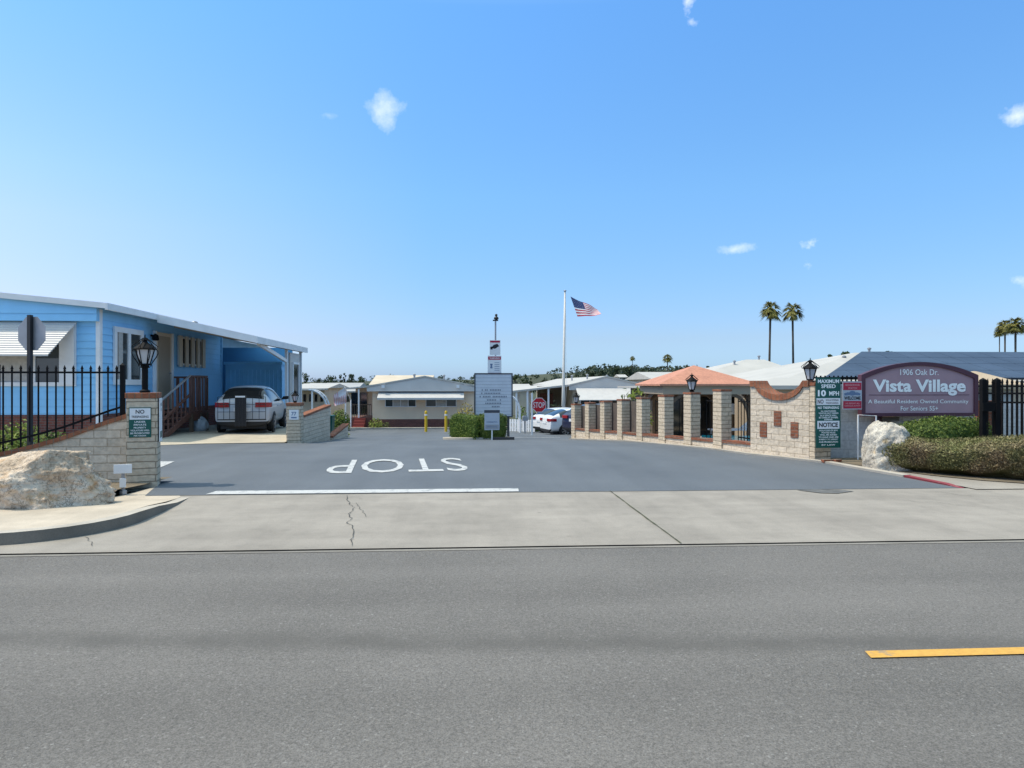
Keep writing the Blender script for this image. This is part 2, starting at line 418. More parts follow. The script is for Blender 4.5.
def leaf(mb, p, nrm, size, rg, asp=1.7, mi=0):
    """one leaf: a folded quad"""
    n = Vector(nrm); n = n.normalized() if n.length > 1e-6 else Vector((0, 0, 1))
    n = (n + Vector((rg.gauss(0, .55), rg.gauss(0, .55), rg.gauss(0, .55)))).normalized()
    t = n.orthogonal().normalized(); t.rotate(Matrix.Rotation(rg.uniform(0, 2 * PI), 3, n))
    b = n.cross(t); L = size * rg.uniform(.6, 1.3); w = L / asp
    p = Vector(p)
    mb.add([p - t * L / 2, p + b * w / 2 + n * w * .15, p + t * L / 2, p - b * w / 2 + n * w * .15], [(0, 1, 2, 3)], mi)

# ------------------------------------------------------------------ ground sheets
def sheet(name, poly, layer, mat, kind='structure', zf=None, stepx=3., stepy=1.5):
    bm = bmesh.new()
    f = bm.faces.new([bm.verts.new((x, y, 0)) for x, y in poly])
    bmesh.ops.triangulate(bm, faces=[f])
    xs = [p[0] for p in poly]; ys = [p[1] for p in poly]
    y = math.floor(max(min(ys), -10)) + .77
    while y < min(max(ys), 80):
        bmesh.ops.bisect_plane(bm, geom=bm.verts[:] + bm.edges[:] + bm.faces[:], plane_co=(0, y, 0), plane_no=(0, 1, 0)); y += stepy
    x = math.floor(max(min(xs), -30)) + .77
    while x < min(max(xs), 30):
        bmesh.ops.bisect_plane(bm, geom=bm.verts[:] + bm.edges[:] + bm.faces[:], plane_co=(x, 0, 0), plane_no=(1, 0, 0)); x += stepx
    for v in bm.verts: v.co.z = (zf or gz)(v.co.x, v.co.y) + layer * .004
    bmesh.ops.recalc_face_normals(bm, faces=bm.faces)
    for f in bm.faces:
        if f.normal.z < 0: f.normal_flip()
    me = bpy.data.meshes.new(name); bm.to_mesh(me); bm.free(); me.materials.append(mat)
    o = bpy.data.objects.new(name, me); col.objects.link(o)
    if kind: o['kind'] = kind
    return o
def build_ground():
    xs = [-2500, -1200, -600, -350, -220, -140, -90, -60, -45, -34] + [-28 + 2 * i for i in range(29)] + [34, 45, 60, 90, 140, 220, 350, 600, 1200, 2500]
    ys = [-1500, -400, -100, -40, -15, 0, 6, 12] + [14 + 1. * i for i in range(40)] + [58, 64, 72, 82, 95, 112, 130, 150, 175, 200, 225, 250, 280, 310, 350, 400, 460, 520, 600, 700, 900, 1300, 2200, 4000]
    mb = MB()
    vs = [(x, y, gz(x, y) - .06) for y in ys for x in xs]; nx = len(xs)
    fs = [(j * nx + i, j * nx + i + 1, (j + 1) * nx + i + 1, (j + 1) * nx + i) for j in range(len(ys) - 1) for i in range(nx - 1)]
    mb.add(vs, fs); o = mb.build('ground', M['earth'], smooth=True); tag(o, kind='structure')
build_ground()
sheet('street', [(-160, -12), (160, -12), (160, 6.70), (-160, 6.70)], 1, M['street'], stepx=50, stepy=50)
# concrete apron with a thin open joint (the street runs underneath it)
sheet('joint_bed', [(-60, 6.68), (60, 6.68), (60, 6.80), (-60, 6.80)], 0, M['crack'])
APR = [(-60, 6.735), (60, 6.735), (60, 10.08), (-60, 10.08)]
sheet('driveway_apron', APR, 3, M['apron'])
sheet('gutter_lip', [(-60, 6.635), (60, 6.635), (60, 6.695), (-60, 6.695)], 2, M['lip'])
# the asphalt drive, 6 mm proud of what it lies on
DRV = [(-60, 10.085), (7.46, 10.085), (7.36, 11.2), (7.12, 13.35), (6.66, 14.45), (6.3, 15.2), (5.95, 17), (3.9, 26.6), (4.2, 29), (9, 33), (14, 40), (14, 47.5), (-30, 47.5), (-30, 36), (-6.2, 31), (-5.0, 21), (-7.5, 20.2), (-60, 18)]
DRV = [(-4.6, 10.085), (7.46, 10.085), (7.36, 11.2), (7.12, 13.35), (6.66, 14.45), (6.3, 15.2), (5.95, 17), (3.9, 26.6), (4.2, 29), (9, 33), (14, 40), (14, 47.4), (-30, 47.4), (-30, 36), (-6.2, 31), (-4.9, 25.5), (-4.9, 21), (-5.6, 20.75), (-10.6, 18.9), (-10.6, 12.2), (-5.2, 11.5), (-4.85, 11.0)]
sheet('drive', DRV, 4, M['drive'])
sheet('lot_ground', [(-60, 11.2), (-5.0, 11.2), (-5.0, 12), (-9, 14.6), (-10.4, 22), (-60, 22)], 2, M['pad'])
# raised concrete pad of the carport
def padz(x, y): return gz(x, y) + .05
PAD = [(-9.1, 17.0), (-8.2, 16.9), (-8.2, 18.3), (-5.55, 20.9), (-5.2, 21.6), (-5.2, 31), (-9.1, 31)]
sheet('carport_pad', [(-10.6, 17.3), (-9.0, 18.0), (-8.4, 19.15), (-5.45, 20.7), (-5.55, 24.6), (-7.4, 28.0), (-7.9, 34), (-10.6, 34)], 0, M['pad'], zf=lambda x, y: gz(x, y) * (1 - .75 * sst(20.2, 23, y)) + .03)
# kerbed pavement on the left
def left_walk():
    cur = [(-60, 7.02), (-4.95, 7.02)]
    for k in range(1, 9):
        t = k / 8 * PI / 2
        cur.append((-4.95 + 1.17 * math.sin(t), 8.19 - 1.17 * math.cos(t)))
    cur += [(-3.79, 8.7), (-3.82, 9.3), (-3.9, 9.9)]
    def ht(x, y): return .118 * (1 - sst(8.2, 9.9, y)) + .012
    mb = MB(); n = len(cur)
    inn = [(-60, 7.17), (-5.0, 7.17)]
    for k in range(1, 9):
        t = k / 8 * PI / 2; inn.append((-5.0 + 1.06 * math.sin(t), 8.23 - 1.06 * math.cos(t)))
    inn += [(-3.94, 8.7), (-3.97, 9.3), (-4.05, 9.95)]
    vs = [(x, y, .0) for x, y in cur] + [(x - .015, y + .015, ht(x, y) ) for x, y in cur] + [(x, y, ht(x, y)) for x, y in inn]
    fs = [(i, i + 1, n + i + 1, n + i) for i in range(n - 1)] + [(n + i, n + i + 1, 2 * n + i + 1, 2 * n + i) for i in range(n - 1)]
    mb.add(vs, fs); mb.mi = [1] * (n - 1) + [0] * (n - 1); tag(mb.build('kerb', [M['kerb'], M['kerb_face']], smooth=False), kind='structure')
    # pavement slab
    back = [(-60, 8.35), (-6.2, 8.35), (-5.7, 8.5), (-5.15, 9.2), (-4.95, 10.2), (-4.85, 11.0)]
    poly = inn[:] + [(-4.6, 11.0)] + back[::-1]
    def wz(x, y): return .118 * (1 - sst(8.2, 10.2, y)) + .010
    sheet('pavement', poly, 0, M['walk'], zf=wz, stepx=1., stepy=.5)
    sheet('planting_bed', [(-60, 8.35), (-6.2, 8.35), (-5.7, 8.5), (-5.15, 9.2), (-4.95, 10.2), (-4.85, 11.6), (-60, 11.6)], -1, M['dirt'], zf=lambda x, y: .14 * (1 - sst(9.2, 11, y) * .4), stepx=1., stepy=.5)
left_walk()
# right: kerb beside the drive, red paint at its end
def strip(name, line, w, h, mat, taper=None, z0=-.02):
    mb = MB(); pr = []
    for i, (x, y) in enumerate(line):
        a = line[max(i - 1, 0)]; b = line[min(i + 1, len(line) - 1)]
        d = Vector((b[0] - a[0], b[1] - a[1])).normalized(); nx, ny = d.y, -d.x
        hh = h * (taper[i] if taper else 1); g = gz(x, y)
        pr.append([(x, y, g + z0), (x + nx * .015, y + ny * .015, g + hh), (x + nx * w, y + ny * w, g + hh + .004), (x + nx * (w + .01), y + ny * (w + .01), g + z0)])
    for a, b in zip(pr, pr[1:]):
        mb.add(a + b, [(0, 1, 5, 4), (1, 2, 6, 5), (2, 3, 7, 6)])
    mb.add(pr[0], [(0, 1, 2, 3)]); mb.add(pr[-1], [(3, 2, 1, 0)])
    return tag(mb.build(name, mat), kind='structure')
KR = [(7.36, 11.3), (7.22, 12.2), (7.08, 13.35), (6.62, 14.45), (6.26, 15.2), (5.9, 17), (4.88, 21.8), (3.85, 26.6)]
strip('kerb', KR[::-1], -.14, .055, M['kerb'])
strip('red_kerb', [(7.46, 10.09), (7.44, 10.4), (7.37, 11.29)][::-1], -.08, .05, M['red_kerb'], [1, .8, .25])
sheet('pavement', [(7.58, 9.9), (7.53, 11.3), (7.38, 12.2), (7.19, 13.35), (7.19, 14.2), (14, 14.2), (14, 9.9)], 6, M['apron'])
sheet('planting_bed', [(8.3, 10.75), (7.9, 11.4), (7.6, 12.3), (7.4, 13.2), (7.4, 14.2), (16, 14.2), (16, 9.6), (9.3, 9.9)], 9, M['dirt'])
# markings, cracks, patches
def mark(name, poly, layer, mat): return sheet(name, poly, layer, mat)
mark('centre_line', [(2.325, 3.87), (30, 3.87), (30, 3.97), (2.345, 3.97)], 3, M['yellow_line'])
mark('stop_line', [(-3.77, 10.11), (.72, 10.11), (.73, 10.42), (-3.73, 10.42)], 6, M['white_line'])
TC, TS = math.cos(R(6.4)), math.sin(R(6.4))
mb = MB()
text(mb, 'STOP', 0, 0, 2.6, 2.2, off=.0, flat=lambda x, z: (-1.40 - x * TC + z * TS, 13.55 - x * TS - z * TC, gz(0, 13.5) + .024))
tag(mb.build('stop_marking', M['white_line']), kind='structure')
mark('arrow_marking', [(-5.80, 13.2), (-6.02, 14.5), (-8.2, 14.6)], 6, M['white_line'])
mark('parking_line', [S(515, 29.2), S(560, 29.6), S(560, 29.9), S(515, 29.5)], 6, M['white_line'])
def crackline(name, a, b, wob, w, mat, layer, n=24, seed=1):
    rg = random.Random(seed); L = []; off = 0
    for i in range(n + 1):
        t = i / n; off = off * .7 + rg.gauss(0, wob); k = off * math.sin(PI * t)
        d = Vector((b[0] - a[0], b[1] - a[1])); p = Vector(a) + d * t; nn = Vector((-d.y, d.x)).normalized()
        L.append((p + nn * k, nn, w * rg.uniform(.4, 1.3)))
    mb = MB()
    vs = [(*(p - q * ww / 2), gz(p.x, p.y) + layer * .004) for p, q, ww in L] + [(*(p + q * ww / 2), gz(p.x, p.y) + layer * .004) for p, q, ww in L]
    mb.add(vs, [(i, i + 1, n + 2 + i, n + 1 + i) for i in range(n)])
    return tag(mb.build(name, mat), kind='structure')
crackline('expansion_joint', S(610, 10.22), S(681, 6.86), .002, .018, M['joint'], 5, seed=3)
crackline('pavement_crack', S(347, 9.8), S(352, 6.75), .022, .009, M['crack'], 5, 44, seed=12)
crackline('pavement_crack', S(356, 9.2), S(366, 8.2), .015, .006, M['crack'], 5, 16, seed=6)
crackline('pavement_crack', S(85, 7.15), S(92, 6.75), .012, .006, M['crack'], 5, 12, seed=8)
crackline('pavement_crack', S(890, 9.5), S(975, 8.9), .04, .008, M['crack'], 5, 22, seed=18)
crackline('pavement_crack', S(1005, 9.4), S(930, 10.2), .02, .008, M['crack'], 5, 22, seed=19)
rg = random.Random(5)
mark('asphalt_patch', [(S(795, 10.3)[0] + rg.uniform(-.1, .1) + x, 10.02 - .42 * y) for x, y in [(0, 0), (.28, -.1), (.62, .05), (.72, .4), (.4, .85), (.15, .7)]], 5, M['patch'])

# grass by the boulder
def grass():
    rg = random.Random(3); mb = MB()
    for i in range(2600):
        x = rg.uniform(-8.5, -5.55); y = rg.uniform(8.38, 9.2)
        if x > -5.95 and y < 8.45 + (x + 5.95) * .6: continue
        h = rg.uniform(.03, .09); a = rg.uniform(0, PI); w = .006
        dx, dy = math.cos(a) * w, math.sin(a) * w; lx, ly = rg.gauss(0, .025), rg.gauss(0, .025); z = .135
        mb.add([(x - dx, y - dy, z), (x + dx, y + dy, z), (x + lx, y + ly, z + h)], [(0, 1, 2)])
    tag(mb.build('grass', M['grass'], recalc=False), kind='stuff')
grass()

# ------------------------------------------------------------------ boulders
def boulder(name, label, sx, sy, sz, loc, rot, mat, seed, planes, rough=.1, amp=.12, sub=6):
    """a cut rock: planes make the big faces, stepped and ridged noise the broken surface"""
    bm = bmesh.new(); bmesh.ops.create_icosphere(bm, subdivisions=sub, radius=1)
    off = Vector((seed * 3.7, seed * 1.3, seed * 2.1))
    st = Matrix.Rotation(R(24), 3, 'Y') @ Matrix.Rotation(R(18), 3, 'X')
    for v in bm.verts:
        d = v.co.normalized(); r = 1.25
        w = d + .10 * mnoise.noise_vector(d * 2.1 + off)
        for (nx, ny, nz, k) in planes:
            q = w.dot(Vector((nx, ny, nz)).normalized())
            if q > .05: r = min(r, k / q)
        p = d * r
        q = st @ p
        lay = Vector((q.x * 1.2, q.y * 1.2, q.z * 4.5))             # bedding
        e = amp * .7 * mnoise.fractal(p * 1.5 + off, .9, 2.1, 5)
        e += rough * .55 * (abs(mnoise.noise(lay + off)) * 1.6 - .45)
        e += rough * .30 * (1 - 2 * abs(mnoise.noise(p * 5.5 + off * 2)))
        e += rough * .16 * (1 - 2 * abs(mnoise.noise(p * 13 + off * 3)))
        p += d * e
        v.co = Vector((p.x * sx, p.y * sy, p.z * sz))
    zmin = min(v.co.z for v in bm.verts) * .55
    for v in bm.verts: v.co.z = max(v.co.z, zmin) - zmin - .03
    me = bpy.data.meshes.new(name); bm.to_mesh(me); bm.free(); me.materials.append(mat)
    me.polygons.foreach_set('use_smooth', [True] * len(me.polygons))
    o = bpy.data.objects.new(name, me); col.objects.link(o); o.location = loc; o.rotation_euler = (0, 0, rot)
    return tag(o, label, 'boulder')
x, y = S(44, 8.6)
boulder('boulder', 'big tan boulder lying on the grass below the sloping garden wall', .88, .62, .47, (x - .17, y + .03, .07), R(-10), M['rock_tan'], 3,
        [(-.22, -.62, .74, .66), (.86, -.5, .22, .62), (.1, .25, 1, .84), (-.35, .1, 1, .74), (1, .2, .35, .80), (-1, -.1, .3, .84), (-.1, -1, -.25, .78), (0, 1, .2, .8), (.35, -.8, .30, .84)], .115, .07)
x, y = S(887, 12.75)
boulder('boulder', 'upright white boulder with rusty streaks at the end of the drive wall', .435, .40, .54, (x + .09, y, -.05), R(-4), M['rock_white'], 9,
        [(-.3, -.9, .18, .74), (.62, -.7, .30, .76), (.1, -.1, 1, .92), (-1, 0, .10, .84), (1, .2, .25, .80), (.8, 0, .8, .95), (.1, -1, -.3, .9), (-.7, -.3, .75, .95)], .11, .09)

# ------------------------------------------------------------------ left gate pier, sloping wall, fence
PL = (-5.09, 11.12)
def lantern(parent, z0, k=1., pole=.0, scroll=True):
    """coach lantern: base, pole, cage, glass, roof"""
    mb = MB()
    if pole: mb.lathe([(.075, 0), (.075, .03), (.045, .05), (.045, pole)], 12, (0, 0, z0))
    zb = z0 + pole
    mb.lathe([(.04 * k, 0), (.075 * k, .015 * k), (.05 * k, .04 * k), (.06 * k, .07 * k)], 12, (0, 0, zb))
    mb.build('lamp_post', M['iron'], parent)
    b, t, h = .07 * k, .135 * k, .235 * k; zb += .06 * k
    g = MB(); g.lathe([(b * .93, 0), (t * .93, h)], 6, (0, 0, zb)); g.build('lamp_glass', M['lamp_glass'], parent)
    c = MB()
    for i in range(6):
        a = 2 * PI * i / 6
        c.bar((b * math.cos(a), b * math.sin(a), zb), (t * math.cos(a), t * math.sin(a), zb + h), .014 * k)
        if scroll:
            L = []
            for j in range(8):
                u = j / 7
                rr = (b + .01) * (1 - u) + t * u * .6 + .10 * k * math.sin(PI * u ** 1.5)
                L.append((rr * math.cos(a), rr * math.sin(a), zb - .03 * k + u * (h + .10 * k)))
            c.tube(L, .008 * k, 5)
    c.lathe([(b + .012, -.012), (b + .012, .012)], 6, (0, 0, zb)); c.lathe([(t + .016, -.012), (t + .016, .012)], 6, (0, 0, zb + h))
    c.build('lamp_cage', M['iron'], parent)
    r = MB(); r.lathe([(t * 1.22, 0), (t * 1.1, .02 * k), (t * .55, .075 * k), (.035 * k, .105 * k), (.03 * k, .12 * k), (.045 * k, .14 * k), (.012 * k, .165 * k), (.006 * k, .22 * k)], 12, (0, 0, zb + h))
    for i in range(6):
        a = 2 * PI * i / 6 + .3
        r.tube([(t * 1.2 * math.cos(a), t * 1.2 * math.sin(a), zb + h), (t * 1.35 * math.cos(a), t * 1.35 * math.sin(a), zb + h + .04 * k), (t * .8 * math.cos(a), t * .8 * math.sin(a), zb + h + .10 * k), (.02 * k * math.cos(a), .02 * k * math.sin(a), zb + h + .17 * k)], .007 * k, 5)
    r.build('lamp_roof', M['iron'], parent)
def cap(mb, x0, x1, y0, y1, z, o=.014, h=.085):
    mb.box(x0 - o, x1 + o, y0 - o, y1 + o, z, z + h)
PROT = R(17)
pier = thing('gate_pier', 'tan block gate pier with brick cap beside the big boulder', 'pier', (*PL, 0), PROT)
mb = MB(); mb.box(-.215, .215, -.2, .2, -.05, 1.38); mb.build('pier_body', M['pillar_block'], pier, bevel=.012)
mb = MB(); cap(mb, -.215, .215, -.2, .2, 1.38); mb.build('pier_cap', M['cap_brick'], pier, bevel=.01)
lamp = thing('coach_lamp', 'black scrolled coach lamp on tall post above the sloping garden wall pier', 'lamp', (PL[0] + .02, PL[1], 1.466), PROT)
lantern(lamp, 0, 1.02, .38)
def sign(name, label, loc, rot, w, h, face, cat='sign', z=0, t=.012, group=None, edge=None):
    s = thing(name, label, cat, loc, rot, group)
    mb = MB(); mb.box(-w / 2, w / 2, -t, 0, z, z + h); mb.build('sign_plate', face, s, bevel=.002)
    return s
def rows(mb, lines, y=-.016):
    for t, cx, cz, w, h, off in lines: text(mb, t, cx, cz, w, h, y, off)
def lines_on(parent, name, mat, lines, y=-.016):
    """each line of writing a part of its own"""
    for ln in lines:
        m_ = MB(); rows(m_, [ln], y); m_.build(name, M[mat], parent)
# no trespassing sign on the pier front
c, q = math.cos(PROT), math.sin(PROT)
def onpier(lx, ly, lz): return (PL[0] + lx * c - ly * q, PL[1] + lx * q + ly * c, lz)
s = sign('notice_sign', 'green and white no trespassing sign on the left gate pier', onpier(-.02, -.203, .78), PROT, .305, .46, M['green_sign'])
mb = MB(); mb.box(-.143, .143, -.0145, -.012, .275, .448); mb.build('white_panel', M['sign_white'], s)
lines_on(s, 'dark_lettering', 'sign_black', [('NO', 0, .395, .12, .06, .02), ('TRESPASSING', 0, .318, .235, .035, .012)], -.017)
lines_on(s, 'pale_lettering', 'sign_white', [('UNDER', 0, .240, .15, .028, .02), ('PRIVATE', 0, .195, .17, .028, .02), ('PROPERTY', 0, .150, .17, .026, .02), ('VIOLATORS WILL', 0, .108, .26, .026, .02), ('BE PROSECUTED', 0, .066, .26, .026, .02), ('PER ORDER', 0, .027, .17, .02, .02)], -.016)
s = sign('side_sign', 'narrow white sign seen edge-on along the gate pier by the stairs', onpier(.232, .0, .70), PROT + R(90), .30, .68, M['sign_white'])
mb = MB(); rows(mb, [('RESIDENTS', 0, .58, .2, .05, .01), ('ONLY', 0, .50, .12, .05, .01)]); mb.box(-.1, .1, -.0145, -.012, .06, .16); mb.build('dark_lettering', M['green_sign'], s)
# sloping garden wall running left from the pier
WROT = R(2)
def wtop(d):            # top of the block work, d metres left of the pier
    P = [(-1, 1.09), (0, 1.08), (.36, .96), (.97, .73), (1.42, .60), (1.88, .49), (3, .34), (20, .3)]
    for (a, za), (b, zb) in zip(P, P[1:]):
        if d <= b: return za + (zb - za) * (d - a) / (b - a)
gw = thing('garden_wall', 'low tan block wall with sloping brick coping left of the gate pier', 'wall', (PL[0] - .2, PL[1] + .02, 0), WROT)
mb = MB(); n = 24; L = 9.
for i in range(n):
    a, b = L * i / n, L * (i + 1) / n
    mb.prism([(-a, -.1, -.05), (-b, -.1, -.05), (-b, -.1, wtop(b)), (-a, -.1, wtop(a))], (0, .2, 0))
bm_wall = mb.build('wall', M['block'], gw)
mb = MB(); n = 60
pts = [(L * i / n) for i in range(n + 1)]
vs = []
for d in pts:
    z = wtop(d)
    vs += [(-d, -.125, z), (-d, .125, z), (-d, .125, z + .065), (-d, -.125, z + .065)]
fs = [(3, 2, 1, 0)]
for i in range(n):
    for k in range(4): fs.append((4 * i + k, 4 * i + (k + 1) % 4, 4 * i + 4 + (k + 1) % 4, 4 * i + 4 + k))
mb.add(vs, fs + [(4 * n, 4 * n + 1, 4 * n + 2, 4 * n + 3)]); mb.build('coping', M['cap_brick'], gw)
def picket(mb, x, z0, z1, w=.018):
    mb.box(x - w / 2, x + w / 2, -w / 2, w / 2, z0, z1 - .10)
    mb.lathe([(.012, 0), (.022, .012), (.012, .025), (.024, .04), (.012, .075), (.001, .10)], 6, (x, 0, z1 - .10))
fc = thing('iron_fence', 'black iron picket fence with spear tips standing on the garden wall', 'fence', (PL[0] - .2, PL[1] + .03, 0), WROT)
mb = MB(); TOP = 1.895
x = -.22
while x > -9:
    picket(mb, x, wtop(-x) + .13 - (.06 if int(x * 7) % 2 else 0), TOP); x -= .128
mb.box(-9, -.12, -.02, .02, TOP - .13, TOP - .10)
pts = [(-d, 0, wtop(d) + .21) for d in [.12 + 8.8 * i / 40 for i in range(41)]]
for a, b in zip(pts, pts[1:]): mb.bar(a, (b[0] - .004, b[1], b[2]), .03, .03)
mb.build('picket_panel', M['iron'], fc)
for px_ in (-.13, -1.97, -3.85, -5.7):
    mb = MB(); mb.box(px_ - .03, px_ + .03, -.03, .03, wtop(-px_) + .03, TOP - .02); mb.lathe([(.045, 0), (.045, .02), (.02, .04), (.0, .06)], 4, (px_, 0, TOP - .02), ph=PI / 4); mb.build('post', M['iron'], fc)
# little utility marker
x, y = S(123, 9.9)
u = thing('utility_marker', 'small white plate on a stub post at the foot of the left gate pier', 'marker', (x, y, .02), R(20))
mb = MB(); mb.box(-.02, .02, -.02, .02, 0, .31); mb.lathe([(.05, 0), (.05, .05), (.02, .07)], 8); mb.build('post', M['grey_metal'], u)
mb = MB(); mb.box(-.115, .115, -.035, -.018, .30, .43); mb.build('plate', M['sign_white'], u, bevel=.004)
mb = MB(); mb.box(-.04, .04, -.04, -.021, .10, .23); mb.build('tag', M['sign_white'], u, bevel=.003)
# small stones at the pier foot
# back of the street stop sign
x, y = S(30, 12.3)
def octagon(r): return [(r * math.cos(PI / 8 + k * PI / 4), r * math.sin(PI / 8 + k * PI / 4)) for k in range(8)]
st = thing('stop_sign', 'grey back of a stop sign on a dark post behind the iron fence', 'sign', (x, y, gz(x, y)), R(-17) + 0)
mb = MB(); mb.box(-.036, .036, -.03, .03, 0, 2.83); mb.build('post', M['dark_post'], st)
mb = MB(); mb.prism([(a, .032, 2.50 + b) for a, b in octagon(.325)], (0, .006, 0)); mb.build('sign_plate', M['grey_metal'], st)
mb = MB(); mb.prism([(a, .0395, 2.50 + b) for a, b in octagon(.315)], (0, .002, 0)); mb.build('sign_face', M['stop_red'], st)
# planting behind the fence
def clump(name, label, loc, r, h, n, size, mat, seed, cat='plant', group=None, asp=2.2):
    rg = random.Random(seed); mb = MB()
    for i in range(n):
        a = rg.uniform(0, 2 * PI); q = r * math.sqrt(rg.random()); z = h * rg.random() * (1.05 - .5 * (q / r) ** 2)
        leaf(mb, (q * math.cos(a), q * math.sin(a), z), (math.cos(a) * .6, math.sin(a) * .6, .8), size, rg, asp)
    t = thing(name, label, cat, loc, 0, group); mb.build('foliage', mat, t, recalc=False)
    mb = MB()
    for i in range(5):
        a = i * 1.3; mb.tube([(0, 0, 0), (r * .3 * math.cos(a), r * .3 * math.sin(a), h * .5), (r * .6 * math.cos(a), r * .6 * math.sin(a), h * .85)], .012, 5)
    mb.build('stem', M['trunk'], t); return t
for i, (px_, Y, r, h, lab) in enumerate([(6, 13.6, .40, .66, 'pale green shrub at the left picture edge behind the iron fence'), (21, 13.8, .42, .78, 'tallest pale green shrub behind the fence under the long awning'),
                                        (67, 13.5, .30, .52, 'pale green shrub right of the blue pot in the fenced garden'), (79, 13.0, .36, .40, 'low spreading green shrub beside the white corner trim of the blue house')]):
    x, y = S(px_, Y); clump('garden_shrub', lab, (x, y, gz(x, y)), r * 1.1, h * 1.1, 800, .10, M['plant'], 20 + i, 'shrub', 'shrubs in the fenced garden')
x, y = S(52, 13.2)
t = thing('garden_pot', 'dark blue glazed garden pot between shrubs behind the fence', 'pot', (x, y, gz(x, y)))
mb = MB(); mb.lathe([(.12, 0), (.2, .12), (.24, .3), (.19, .42), (.22, .46), (.2, .47), (.17, .42), (.1, .40)], 18); mb.build('pot', M['pot_blue'], t, smooth=True)
rg = random.Random(9); mb = MB()
for i in range(90): leaf(mb, (rg.gauss(0, .13), rg.gauss(0, .13), .48 + rg.random() * .2), (0, 0, 1), .1, rg)
mb.build('foliage', M['hedge_green'], t, recalc=False)

# ------------------------------------------------------------------ blue house
def lap(mb, a, b, z0, z1, step, proud=.022, mi=0):
    """lapped boards between two ground points; outside is to the right of a->b"""
    a = Vector((a[0], a[1], 0)); b = Vector((b[0], b[1], 0)); d = (b - a).normalized(); nn = Vector((d.y, -d.x, 0))
    z = z0
    while z < z1 - .01:
        t = min(z + step, z1)
        p = [a + nn * proud, b + nn * proud, b + nn * .001, a + nn * .001]
        mb.add([(v.x, v.y, zq) for v, zq in zip(p, (z, z, t, t))] + [(a.x, a.y, z), (b.x, b.y, z), (b.x, b.y, t), (a.x, a.y, t)],
               [(0, 1, 2, 3), (1, 0, 4, 5), (0, 3, 7, 4), (2, 1, 5, 6)], mi)
        z = t
def window(parent, p0, along, w, z0, z1, nb=2, fr=.06, nout=(0, -1), mat='white_trim', glass='glass', curtain=None, world=True, depth=.05):
    """window: frame with mullions and glass; p0 = lower start point (x,y), along = unit dir"""
    ax = Vector((along[0], along[1], 0)); no = Vector((nout[0], nout[1], 0)); o = Vector((p0[0], p0[1], 0))
    def bx(mb, u0, u1, za, zb, d0, d1):
        q = [o + ax * u0 + no * d0, o + ax * u1 + no * d0, o + ax * u1 + no * d1, o + ax * u0 + no * d1]
        mb.prism([(v.x, v.y, za) for v in q], (0, 0, zb - za))
    m = MB()
    bx(m, 0, w, z0, z0 + fr, .0, depth); bx(m, 0, w, z1 - fr, z1, 0, depth)
    for k in range(nb + 1):
        u = k * (w - fr) / nb; bx(m, u, u + fr, z0 + fr + .001, z1 - fr - .001, .002, depth - .004)
    f = m.build('window', M[mat], parent, world=world)
    g = MB(); bx(g, fr * .5, w - fr * .5, z0 + fr * .5, z1 - fr * .5, .004, .018)
    gl = g.build('pane', M[glass], None)
    fix(gl, f)
    if curtain:
        g = MB()
        for (ua, ub) in curtain: bx(g, ua * w, ub * w, z0 + fr, z1 - fr, .0185, .021)
        fix(g.build('curtain', M['curtain'], None), f)
    return f
def fix(o, parent):
    """parent a mesh written in world coordinates"""
    inv = parent_matrix(parent).inverted()
    o.data.transform(inv); o.parent = parent
HX, HY = -8.42, 16.25
bh = thing('blue_house', 'blue lap-sided mobile home with white trim and carport at the left', 'house', (-12, 20, gz(-12, 20)))
W_ = dict(world=True)
mb = MB(); mb.box(-16.4, HX - .016, HY + .016, 24.0, .9, 3.36); mb.box(-16.4, -9.45, 24.0, 33, .9, 3.36)
lap(mb, (-16.4, HY + .016), (HX - .016, HY + .016), .93, 3.12, .165)
lap(mb, (HX - .016, HY + .016), (HX - .016, 24), .93, 3.36, .165)
mb.build('wall', M['blue'], bh, **W_)
mb = MB(); mb.box(-16.35, HX - .05, HY + .05, 23.95, -.3, .925); mb.build('skirt', M['skirt_brick'], bh, **W_)
# projecting gable band
def rz(x): return 3.36 + (HX + .25 - x) * .095 if x > -12.3 else 3.36 + (HX + .25 + 12.3) * .095 + (x + 12.3) * .095
mb = MB(); mb.prism([(-16.4, HY - .14, 3.02), (HX + .02, HY - .14, 3.02), (HX + .02, HY - .14, rz(HX)), (-12.3, HY - .14, rz(-12.3)), (-16.4, HY - .14, rz(-16.4))], (0, .14, 0))
lap(mb, (-16.4, HY - .14), (HX + .02, HY - .14), 3.02, 3.36, .17)
mb.build('gable_band', M['blue'], bh, **W_)
mb = MB()
for (xa, xb) in ((HX + .25, -12.3), (-12.3, -16.6)):
    mb.prism([(xa, HY - .2, rz(xa) + .012), (xb, HY - .2, rz(xb) + .012), (xb, HY - .2, rz(xb) + .055), (xa, HY - .2, rz(xa) + .055)], (0, 33 - HY + .2, 0))
mb.build('roof', M['white_roof'], bh, **W_)
mb = MB()
for (xa, xb) in ((HX + .27, -12.3), (-12.3, -16.6)):
    mb.prism([(xa, HY - .23, rz(xa) - .06), (xb, HY - .23, rz(xb) - .06), (xb, HY - .23, rz(xb) + .065), (xa, HY - .23, rz(xa) + .065)], (0, .03, 0))
mb.box(HX + .25, HX + .31, HY - .25, 18.7, 3.27, 3.42); mb.box(HX + .25, HX + .31, 18.7, 33, 3.27, 3.42)
mb.build('fascia', M['white_trim'], bh, **W_)
mb = MB(); mb.box(HX - .06, HX + .03, HY - .03, HY + .09, .55, 3.3); mb.build('corner_trim', M['white_trim'], bh, **W_)
x0 = S(-40, 15.8)[0]; x1 = S(81, 15.85)[0]
